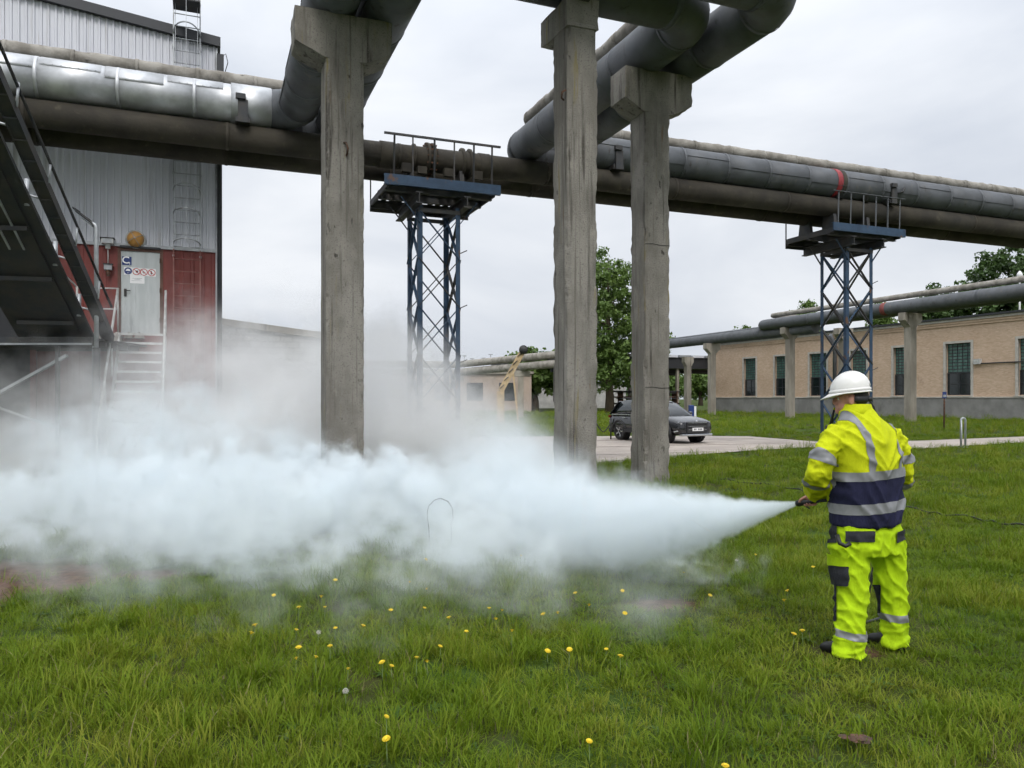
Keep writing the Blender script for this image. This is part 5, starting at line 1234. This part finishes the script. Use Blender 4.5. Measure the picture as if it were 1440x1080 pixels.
for d_,s_,c_,hw_ in ((dL,sL,0.215,0.028),(dL,sL,0.41,0.026),(dR,sR,0.205,0.028),(dR,sR,0.42,0.026)):
    side_ok = (xs_ < 1172) if d_ is dL else (xs_ > 1261)
    patch('sleeve_strip',V,T,Nn,np.where((d_ < 0.125)&side_ok,hw_-np.abs(s_-c_),-0.01),0.004,M_tape,jacket)
col_ = MB()
cr = []
for py,xl,xr,hd,ly in ((583,1181,1230,0.088,0.03),(576,1184,1226,0.084,0.035),(568,1186,1223,0.080,0.04)):
    hw = math.sqrt(max(1e-4,(((xr-xl)/2*K)**2-(hd*math.sin(fa_))**2)))/math.cos(fa_); cr.append(ering(Q((xl+xr)/2,py,ly),hw,hd))
co_ = MB().loft(cr,caps=False).build('collar',M_hivis,jacket); so = co_.modifiers.new('s','SOLIDIFY'); so.thickness = 0.012
# --- trousers
tr_ = MB()
pel = []
for py,xl,xr,hd in ((722,1166,1270,0.145),(745,1166,1272,0.155),(762,1167,1273,0.155),(778,1168,1272,0.145)):
    hw = math.sqrt(max(1e-4,(((xr-xl)/2*K)**2-(hd*math.sin(fa_))**2)))/math.cos(fa_); pel.append(ering(Q((xl+xr)/2,py,0.02),hw,hd))
tr_.loft(pel)
legL = [Q(1193,760,-0.04),Q(1196,790,-0.05),Q(1197,822,-0.05),Q(1197,850,-0.06),Q(1196,880,-0.09),Q(1194,905,-0.10),Q(1193.5,921,-0.10)]
legR = [Q(1246,760,0.08),Q(1249,790,0.09),Q(1253,822,0.09),Q(1257,850,0.09),Q(1258,875,0.09),Q(1259,894,0.09),Q(1259.5,907,0.09)]
tr_.path(legL,[(0.120,0.125),(0.120,0.118),(0.112,0.108),(0.104,0.102),(0.092,0.095),(0.090,0.096),(0.100,0.106)],22); tr_.path(legR,[(0.120,0.125),(0.110,0.114),(0.098,0.106),(0.087,0.098),(0.083,0.092),(0.082,0.092),(0.089,0.098)],22)
V,T = remesh(tr_,0.011,4); Nn = vnorm(V,T)
d1,s1v = armdist(V,legL); d2,s2v = armdist(V,legR)
dg_ = np.stack([V[:,0]*0.8+V[:,2]*0.6,V[:,1],V[:,2]*0.8-V[:,0]*0.6],1)
fold = (1-np.abs(noise_v(dg_,7,(1.9,1.6,0.8),3.0)))**4*0.019-0.012 + (1-np.abs(noise_v(V,6.5,(1.3,1.3,1.1),8.0)))**4*0.009-0.003
low = np.clip((0.32-V[:,2])/0.3,0,1); fold += low*((1-np.abs(noise_v(V,9,(0.5,0.5,2.6),4.0)))**4*0.018-0.006)
fold *= np.clip((zpy(742)-V[:,2])/0.05,0,1); fold -= 0.012*np.clip((V[:,2]-zpy(746))/0.03,0,1)
cuff = np.clip(1-np.abs(V[:,2]-0.085)/0.02,0,1); fold -= cuff*0.010
V = V+Nn*fold[:,None]; Nn = vnorm(V,T)
trousers = tri_obj('trousers',V,T,M_hivis2,MAN)
pxx = 720+FPX*(V[:,0]+X0)/(YM+V[:,1]); pyy = HOR+FPX*(CAMH-V[:,2])/(YM+V[:,1])
def quad(x0,x1,y0,y1,slx=0.0):
    yy = pyy-slx*(pxx-(x0+x1)/2); f = np.minimum(np.minimum(pxx-x0,x1-pxx),np.minimum(yy-y0,y1-yy))*K; return np.where(Nn[:,1] < 0.35, f, -0.01)
left = pxx < 1232
patch('shin_strip',V,T,Nn,np.where(left & (d1<0.14),0.024-np.abs(V[:,2]-0.155+0.10*(pxx-1195)*K),-0.01),0.004,M_tape,trousers)
patch('shin_strip',V,T,Nn,np.where((~left) & (d2<0.13),0.024-np.abs(V[:,2]-0.215+0.04*(pxx-1255)*K),-0.01),0.004,M_tape,trousers)
patch('back_pocket',V,T,Nn,quad(1189.5,1229.5,747,762,0.02),0.010,M_char,trousers)
patch('back_pocket_flap',V,T,Nn,quad(1188.5,1230,734,747.5,0.0),0.012,M_hivis2,trousers)
patch('hip_panel',V,T,Nn,quad(1160,1178,730,764,0.0),0.008,M_char,trousers)
patch('hip_panel',V,T,Nn,quad(1259,1280,745,760,-0.35),0.012,M_char,trousers)
patch('cargo_pocket',V,T,Nn,quad(1158,1194,794,822,0.12),0.022,M_char,trousers)
patch('cargo_flap',V,T,Nn,quad(1156,1196,778,795,0.10),0.026,M_hivis2,trousers)
patch('knee_panel',V,T,Nn,quad(1150,1177,823,874,0.0),0.006,M_char,trousers)
patch('knee_panel',V,T,Nn,np.where(d2<d1,quad(1228,1239,822,862,0.0),-0.01),0.006,M_char,trousers)
MB().path([Q(1177,752,-0.20),Q(1181,764,-0.225),Q(1189,768,-0.235),Q(1196,764,-0.235)],0.014,8).build('tool_loop',M_strap,trousers)
# --- boots
for leg,hz in ((legL,0.0),(legR,0.0)):
    a = leg[-1]; c = Vector((a.x,a.y,0)); br_ = []
    for f,hw,h in ((-0.062,0.034,0.05),(-0.05,0.042,0.08),(-0.02,0.048,0.11),(0.05,0.052,0.12),(0.13,0.054,0.085),(0.19,0.046,0.065),(0.215,0.025,0.045)):
        ring = []
        for k in range(14):
            an = 2*math.pi*k/14; ring.append(c+F_*f+R_*(hw*math.cos(an))+Vector((0,0,-0.02+max(0.0,(0.5+0.5*math.sin(an)))**0.7*(h+0.0))))
        br_.append(ring)
    MB().loft(br_).build('boot',M_boot,MAN)
# --- body: head, neck and hands are one skin surface running up inside the clothes
hf = math.radians(60); HF = Vector((-math.sin(hf),math.cos(hf),0)); HR = Vector((HF.y,-HF.x,0))
hc = Q(1197,560,0.05)
def hp(f,r_,z): return hc+HF*f+HR*r_+Vector((0,0,z))
def ell(mb,c,a,b,cz,n=18,m_=12,tilt=0.0):
    rings = []
    for i in range(1,m_):
        th = math.pi*i/m_; rr = math.sin(th); ring = []
        for k in range(n):
            an = 2*math.pi*k/n; ring.append(Vector(c)+HF*(a*rr*math.cos(an)+tilt*cz*math.cos(th))+HR*(b*rr*math.sin(an))+Vector((0,0,-cz*math.cos(th))))
        rings.append(ring)
    mb.loft(rings)
sk = MB()
ell(sk,hp(-0.005,0,0.02),0.098,0.078,0.105); ell(sk,hp(0.035,0,-0.055),0.062,0.060,0.062); ell(sk,hp(0.072,0,-0.085),0.030,0.036,0.026)   # skull, jaw, chin
ell(sk,hp(0.100,0,-0.022),0.020,0.013,0.026); ell(sk,hp(0.090,0,0.004),0.012,0.010,0.028); ell(sk,hp(0.086,0,-0.060),0.016,0.026,0.010)      # nose, bridge, lips
ell(sk,hp(0.080,0.032,0.022),0.018,0.022,0.010); ell(sk,hp(0.080,-0.032,0.022),0.018,0.022,0.010)                                             # brows
for s_ in (-1,1): ell(sk,hp(-0.012,s_*0.080,-0.012),0.024,0.010,0.034)                                                                          # ears
sk.path([hp(-0.02,0,-0.02),hp(-0.035,0,-0.09),Q(1205,588,0.05),Q(1212,640,0.02),Q(1216,700,0.02)],[0.058,0.056,0.062,0.09,0.09],16)
wr = armL[-1]
sk.path([Q(1212,620,0.02),armL[0],armL[2],armL[3],armL[5],wr],[0.06,0.036,0.036,0.036,0.032,0.028],12)
sk.path([Q(1216,620,0.04),armR[1],armR[2],armR[3],armR[5],armR[6]],[0.05,0.032,0.034,0.036,0.032,0.028],12)
# grips: nozzle axis and the fingers curled round it
tip = NZ_L = Vector((1.995-X0,5.37-YM,0.955)); JDv = Vector((-0.44,0.90,-0.22)).normalized()
grip = tip - JDv*0.115
def hand(mb, g, ax, wrist, rw):
    ax = ax.normalized(); to = (wrist-g); to = (to-ax*to.dot(ax)); to.normalize(); sd_ = ax.cross(to)
    palm = g+to*(rw+0.016)
    mb.path([wrist,wrist.lerp(palm+ax*0.0+to*0.03,0.6),palm+to*0.012,palm-to*0.006],[(0.027,0.022),(0.033,0.02),(0.042,0.02),(0.04,0.017)],12)
    for k,(o_,ln) in enumerate(((0.036,0.92),(0.012,1.0),(-0.012,0.95),(-0.034,0.78))):
        pts_ = []
        for a in np.linspace(0.1,0.1+3.9*ln,7):
            R__ = rw+0.0095; pts_.append(g+ax*o_+to*(R__*math.cos(a))+sd_*(R__*math.sin(a)))
        mb.path([palm+ax*o_]+pts_,[0.0105]+[0.0098,0.0098,0.0092,0.0092,0.0085,0.008,0.0068],8)
    th = [palm+ax*0.028+to*0.012, palm+ax*0.05-sd_*0.014-to*0.004, g+ax*0.066-sd_*(rw+0.008)+to*0.008, g+ax*0.078-sd_*(rw+0.004)-to*0.010]
    mb.path(th,[0.014,0.0125,0.011,0.008],8)
hb = MB(); hand(sk,grip,JDv,wr,0.016)
gripR = Q(1222,694,0.44); hand(sk,gripR,Vector((-0.6,0.3,0.2)),armR[-1],0.016)
V,T = remesh(sk,0.0062,2); Nn = vnorm(V,T)
body = tri_obj('body',V,T,M_skin,MAN)
rel = V-np.array(hc); hfv = rel@np.array(HF); hrv = np.abs(rel@np.array(HR)); hz_ = rel[:,2]
near_head = (hz_ > -0.10)&(np.linalg.norm(rel,axis=1) < 0.2)
fh = np.where(near_head,np.minimum(np.maximum(-0.028-hfv+0.25*hz_, hz_-0.045-0.25*hfv), hz_+0.085),-0.01); fh = np.where((hrv>0.078)&(hz_<0.03)&(hfv>-0.045),-0.01,fh)
patch('hair',V,T,Nn,fh,0.006,M_hair,body)
for s_ in (-1,1):
    e_ = MB(); ell(e_,hp(0.072,s_*0.031,-0.002),0.012,0.013,0.011); ey = e_.build('eye',M_white,body)
    e_ = MB(); ell(e_,hp(0.081,s_*0.031,-0.002),0.004,0.006,0.006); e_.build('iris',M_hair,ey)
# --- hard hat
hat_c = hp(0.008,0,0.040)
HS = 0.94
def hring(a,b,z,tl=0.10,n=36): return [hat_c+HF*(HS*a*math.cos(2*math.pi*k/n))+HR*(HS*b*math.sin(2*math.pi*k/n))+Vector((0,0,HS*z-tl*a*math.cos(2*math.pi*k/n))) for k in range(n)]
prof = [(0.134,0.116,0.0),(0.133,0.115,0.022),(0.128,0.111,0.055),(0.115,0.100,0.090),(0.092,0.080,0.118),(0.060,0.052,0.136),(0.027,0.024,0.144),(0.004,0.004,0.146)]
hat = MB().loft([hring(a,b,z) for a,b,z in prof],caps=False).build('hard_hat',M_hat,MAN); so = hat.modifiers.new('s','SOLIDIFY'); so.thickness = 0.004; so.offset = -1
n = 36; r1 = hring(0.132,0.114,0.006); r2 = []
for k in range(n):
    an = 2*math.pi*k/n; ext_ = 0.016+0.052*max(0,math.cos(an))**2.2; d_ = HF*math.cos(an)+HR*math.sin(an)
    r2.append(hat_c+d_*0+HF*(HS*(0.132+ext_)*math.cos(an))+HR*(HS*(0.114+min(ext_,0.03))*math.sin(an))+Vector((0,0,-0.006-0.10*0.138*math.cos(an)-0.030*max(0,math.cos(an))**2)))
br_ = MB().loft([r1,r2],caps=False).build('brim',M_hat,hat); so = br_.modifiers.new('s','SOLIDIFY'); so.thickness = 0.005
ridge = []
for i in range(13):
    an = math.radians(12+156*i/12); ridge.append(hat_c+HF*(HS*0.134*math.cos(an))+Vector((0,0,HS*0.146*math.sin(an)*0.99+0.003-0.1*0.134*math.cos(an))))
MB().path(ridge,[(0.018,0.006)]*13,10).build('ridge',M_hat,hat)
MB().loft([hring(0.139,0.121,0.004),hring(0.141,0.123,0.010),hring(0.140,0.122,0.020),hring(0.135,0.117,0.024)],caps=False).build('rain_gutter',M_hat,hat)
rs_ = []
for i in range(11):
    an = math.radians(110+140*i/10); rs_.append(hat_c+HF*(0.112*math.cos(an))+HR*(0.096*math.sin(an))+Vector((0,0,-0.045)))
MB().path(rs_,[(0.006,0.020)]*11,8).build('suspension_strap',M_strap,hat)
MB().lathe([(0,-0.016),(0.022,-0.014),(0.022,0.014),(0,0.016)],14,tuple(hat_c-HF*0.118+Vector((0,0,-0.045)))).build('ratchet_knob',M_strap,hat)
MB().path([hat_c-HF*0.11+HR*0.03+Vector((0,0,-0.04)),Q(1229,573,0.05),Q(1232,582,0.04),Q(1229,588,0.03)],0.007,6).build('chin_strap',M_strap,hat)
# --- radio clipped at the chest, its aerial showing past the shoulder
rad = thing('radio','small black hand radio at the left shoulder of the person','radio',MAN.location+Q(1167,604,0.16))
MB().box(-0.028,0.028,-0.018,0.018,-0.10,0.03).build('case',M_black,rad,bevel=0.006); MB().path([(0.005,0,0.03),(0.02,0,0.10),(0.03,0,0.135)],[0.012,0.009,0.007],8).build('aerial',M_black,rad); MB().lathe([(0,0),(0.008,0.002),(0.009,0.014),(0,0.018)],8,(0.031,0,0.135)).build('aerial_tip',M_hivis,rad)
# --- nozzle and hose held in the hands
NOZ = thing('hose_nozzle','black discharge nozzle and hose held in both hands','nozzle',MAN.location)
MB().path([tip-JDv*0.0,tip-JDv*0.012,tip-JDv*0.075,tip-JDv*0.085,tip-JDv*0.20],[0.021,0.022,0.019,0.014,0.014],14).build('nozzle',M_black,NOZ)
MB().path([tip-JDv*0.083,tip-JDv*0.083-Vector((0,0,0.03)),tip-JDv*0.11-Vector((0,0,0.045))],0.006,6).build('trigger',M_dark,NOZ)
hs = [tip-JDv*0.19,tip-JDv*0.24+Vector((0.02,0.0,0.0)),Q(1172,699,0.22),Q(1195,694,0.36),gripR,Q(1235,715,0.46),Q(1236,760,0.44),Q(1226,810,0.40),Q(1215,850,0.36),Vector((-0.02,0.34,0.05)),Vector((0.15,0.5,0.03)),Vector((0.5,0.75,0.03)),Vector((0.9,1.3,0.03))]
sm_ = []
for i in range(len(hs)-1):
    p0,p1,p2,p3 = hs[max(0,i-1)],hs[i],hs[i+1],hs[min(len(hs)-1,i+2)]
    for t_ in np.linspace(0,1,6)[:-1]: sm_.append(0.5*((2*p1)+(p2-p0)*t_+(2*p0-5*p1+4*p2-p3)*t_**2+(-p0+3*p1-3*p2+p3)*t_**3))
sm_.append(hs[-1]); MB().path(sm_,0.011,8).build('hose',M_black,NOZ)
# ------------------------------------------------------------------ smoke: baked density fields, lit by sky and sun
class X:
    """tiny expression builder for node trees"""
    def __init__(s, nt, sock): s.nt = nt; s.s = sock
    def _m(s, op, *a, clamp=False):
        n = s.nt.nodes.new('ShaderNodeMath'); n.operation = op; n.use_clamp = clamp
        for i, q in enumerate((s,)+a):
            if isinstance(q, X): s.nt.links.new(q.s, n.inputs[i])
            else: n.inputs[i].default_value = q
        return X(s.nt, n.outputs[0])
    def __add__(s,o): return s._m('ADD',o)
    __radd__ = __add__
    def __sub__(s,o): return s._m('SUBTRACT',o)
    def __rsub__(s,o): return (s*-1)+o
    def __mul__(s,o): return s._m('MULTIPLY',o)
    __rmul__ = __mul__
    def __truediv__(s,o): return s._m('DIVIDE',o)
    def mx(s,o): return s._m('MAXIMUM',o)
    def mn(s,o): return s._m('MINIMUM',o)
    def pw(s,o): return s._m('POWER',o)
    def exp(s): return s._m('EXPONENT')
    def ss(s,a,b):
        n = s.nt.nodes.new('ShaderNodeMapRange'); n.interpolation_type = 'SMOOTHSTEP'; s.nt.links.new(s.s, n.inputs['Value']); n.inputs['From Min'].default_value = a; n.inputs['From Max'].default_value = b; return X(s.nt, n.outputs[0])
def gauss(e, c, w): 
    q = (e-c)/w; return (q*q*-1).exp()
def smoke(name, label, mn, mx, step, fn, col, hull=None):
    """a closed box of air whose scattering density is worked out in its volume shader"""
    m = bpy.data.materials.new(name); m.use_nodes = True; nt = m.node_tree; nt.nodes.clear()
    out = nt.nodes.new('ShaderNodeOutputMaterial'); pv = nt.nodes.new('ShaderNodeVolumePrincipled'); pv.inputs['Color'].default_value = (*col,1); pv.inputs['Density Attribute'].default_value = ''
    nt.links.new(pv.outputs[0], out.inputs['Volume'])
    ps = nt.nodes.new('ShaderNodeNewGeometry'); sp = nt.nodes.new('ShaderNodeSeparateXYZ'); nt.links.new(ps.outputs['Position'], sp.inputs[0])
    x,y,z = (X(nt,sp.outputs[i]) for i in range(3))
    def nz(scale, det=3, ro=0.55, st=(1,1,1), off=(0,0,0), dist=0.0):
        mp = nt.nodes.new('ShaderNodeVectorMath'); mp.operation = 'MULTIPLY_ADD'; nt.links.new(ps.outputs['Position'], mp.inputs[0]); mp.inputs[1].default_value = st; mp.inputs[2].default_value = off
        n = nt.nodes.new('ShaderNodeTexNoise'); n.inputs['Scale'].default_value = scale; n.inputs['Detail'].default_value = det; n.inputs['Roughness'].default_value = ro; n.inputs['Distortion'].default_value = dist
        nt.links.new(mp.outputs[0], n.inputs['Vector']); return X(nt, n.outputs['Fac'])-0.5
    d = fn(x,y,z,nz); nt.links.new(d.s, pv.inputs['Density'])
    m.cycles.volume_step_rate = step/(0.1*sum(mx[i]-mn[i] for i in range(3))/3)
    if hull:                                             # closed skin that follows the bank, so that no empty air is marched
        nu, nv = 26, 14; top = []; bot = []
        for i in range(nu+1):
            xx = mn[0]+(mx[0]-mn[0])*i/nu
            for j in range(nv+1):
                y0 = hull(xx,None); yy = y0+(mx[1]-y0)*j/nv; top.append((xx,yy,max(0.25,hull(xx,yy)))); bot.append((xx,yy,mn[2]))
        K_ = (nu+1)*(nv+1); ix = lambda i,j: i*(nv+1)+j; fs = []
        for i in range(nu):
            for j in range(nv): q = (ix(i,j),ix(i+1,j),ix(i+1,j+1),ix(i,j+1)); fs += [q, tuple(K_+k for k in q[::-1])]
        rim = [ix(i,0) for i in range(nu+1)]+[ix(nu,j) for j in range(1,nv+1)]+[ix(i,nv) for i in range(nu-1,-1,-1)]+[ix(0,j) for j in range(nv-1,0,-1)]
        for a,b in zip(rim,rim[1:]+rim[:1]): fs.append((b,a,K_+a,K_+b))
        o = MB().add(top+bot,fs).build(name, m)
    else: o = MB().box(mn[0],mx[0],mn[1],mx[1],mn[2],mx[2]).build(name, m)
    tag(o,label,kind='stuff'); return o
C_SMOKE = (0.925,0.976,1.0); C_MIST = (0.998,1.0,1.0)
NZ = Vector((1.995,5.37,0.955)); JD = Vector((-0.44,0.90,0)).normalized()
def jet_axis(x,y):
    s = (x-NZ.x)*JD.x + (y-NZ.y)*JD.y; w = (x-NZ.x)*JD.y - (y-NZ.y)*JD.x; return s,w
def f_jet(x,y,z,nz):
    s,w = jet_axis(x,y); zc = NZ.z - s*0.30 + s*s*0.035
    n = nz(5.0,1,0.6)._m('ABSOLUTE')*2.2+nz(13.0,1,0.6)._m('ABSOLUTE')*1.3-0.55
    r = (s*0.175+0.018)
    d = ((w*w+(z-zc)*(z-zc)).pw(0.5))/r.mx(0.01) + n*(s*1.2).mn(1.0)*0.85
    core = d.ss(1.08,0.55)*s.ss(0.0,0.03)*s.ss(2.3,1.3)
    return core*(s*1.1+0.18).pw(-1.0)*8.0
def f_cloud(x,y,z,nz):
    s,w = jet_axis(x,y)
    big = nz(0.8,1,0.5,off=(3.1,0,0)); f1 = nz(1.5,0,off=(0.7,0,0.4))._m('ABSOLUTE'); f2 = nz(3.4,0,off=(2.7,1,0.4))._m('ABSOLUTE'); f3 = nz(5.5,3,0.7,off=(0.7,5,0.9))
    fine = f1*0.82+f2*0.72+f3*0.70-0.20                     # billows: round swellings between creases
    n = big*1.6+fine*1.5
    # low dense bank over the ground
    H = (x*-1.0).ss(-2.1,-0.2)*0.68 + gauss(x,-3.4,2.0)*0.30 - (x*-1).ss(5.0,8.0)*0.25
    H = H - y.ss(11.6,13.8)*0.9
    yf = (x+1.0)*(x+1.0)*0.07+5.45
    front = y-yf+n*1.6
    thin = front.ss(-0.4,0.9)*0.13 + front.ss(1.0,3.4)*0.87
    lump = (fine*6.5+big*3.0+0.85).mx(0.03)
    body = (((H+n*0.66)-z)/0.17).ss(0.0,1.5)*thin*lump*1.65
    # ragged plume drifting up out of it at the left
    H2 = gauss(x,-4.8,2.5)*1.55+0.35
    plume = (((H2+n*1.25)-z)/0.8).ss(0.0,1.5)*(front-0.9).ss(0.0,2.2)*(fine*6.0+big*4.0+0.7).mx(0.0)*0.55
    # jet continuing into the bank
    zc = (NZ.z - s*0.30 + s*s*0.035).mx(0.30); r = (s*0.175+0.05)
    d = ((w*w*0.8+(z-zc)*(z-zc)).pw(0.5))/r.mx(0.05) + n*0.85
    jet = d.ss(1.15,0.40)*s.ss(1.1,1.9)*s.ss(6.5,3.5)*(fine*3.0+1.0).mx(0.3)*2.8
    return (body.mx(jet)+plume)*x.ss(-9.0,-7.4)*x.ss(2.6,2.0)*y.ss(14.0,13.2)
def f_mist(x,y,z,nz):
    n = nz(0.42,2,0.55)*1.7+nz(1.3,3,0.65,off=(5,0,0))*1.4
    Hm = gauss(x,-6.6,5.0)*3.7 + gauss(x,-1.8,2.4)*1.7 + 0.2
    d = ((Hm+n*2.4)-z)/2.0
    m = d.ss(0.0,1.5)*y.ss(13.6,14.8)*y.ss(23.4,19.5)*x.ss(-15.5,-12.0)*(x-(y-10.0)*0.03).ss(2.2,-0.3)
    return m*(n*1.5+0.7).mx(0.05)*0.85
def bank_hull(x,y):
    if y is None: return max(4.6,(x+1)**2*0.07+5.45-0.9)
    st = lambda v,a,b: (lambda t: t*t*(3-2*t))(min(1,max(0,(v-a)/(b-a))))
    h = max(0.3*math.exp(-((x+3.4)/2)**2)+0.68*st(-x,-2.1,-0.2)-0.25*st(-x,5,8)-0.9*st(y,11.6,13.8), 1.55*math.exp(-((x+4.8)/2.5)**2)+0.35+0.3 if x < 1 else 0)
    sj = max(0,(x-NZ.x)*JD.x+(y-NZ.y)*JD.y); wj = abs((x-NZ.x)*JD.y-(y-NZ.y)*JD.x)
    hj = NZ.z-0.3*sj+0.035*sj*sj+0.2*sj+0.25 if (wj < 0.3*sj+0.35 and 0.8 < sj < 7) else 0
    return max(h+0.55, hj)
smoke('smoke_jet','narrow white powder jet leaving the nozzle',(0.7,5.32,0.02),(2.1,7.75,1.25),0.05,f_jet,C_SMOKE)
smoke('smoke_bank','dense white smoke bank rolling over the grass',(-9.1,4.6,0.012),(2.65,14.0,2.9),0.18,f_cloud,C_SMOKE,bank_hull)
smoke('smoke_haze','thin drifting smoke in front of the red building and the lattice tower',(-15.7,14.01,0.015),(3.1,23.6,6.2),0.8,f_mist,C_MIST)
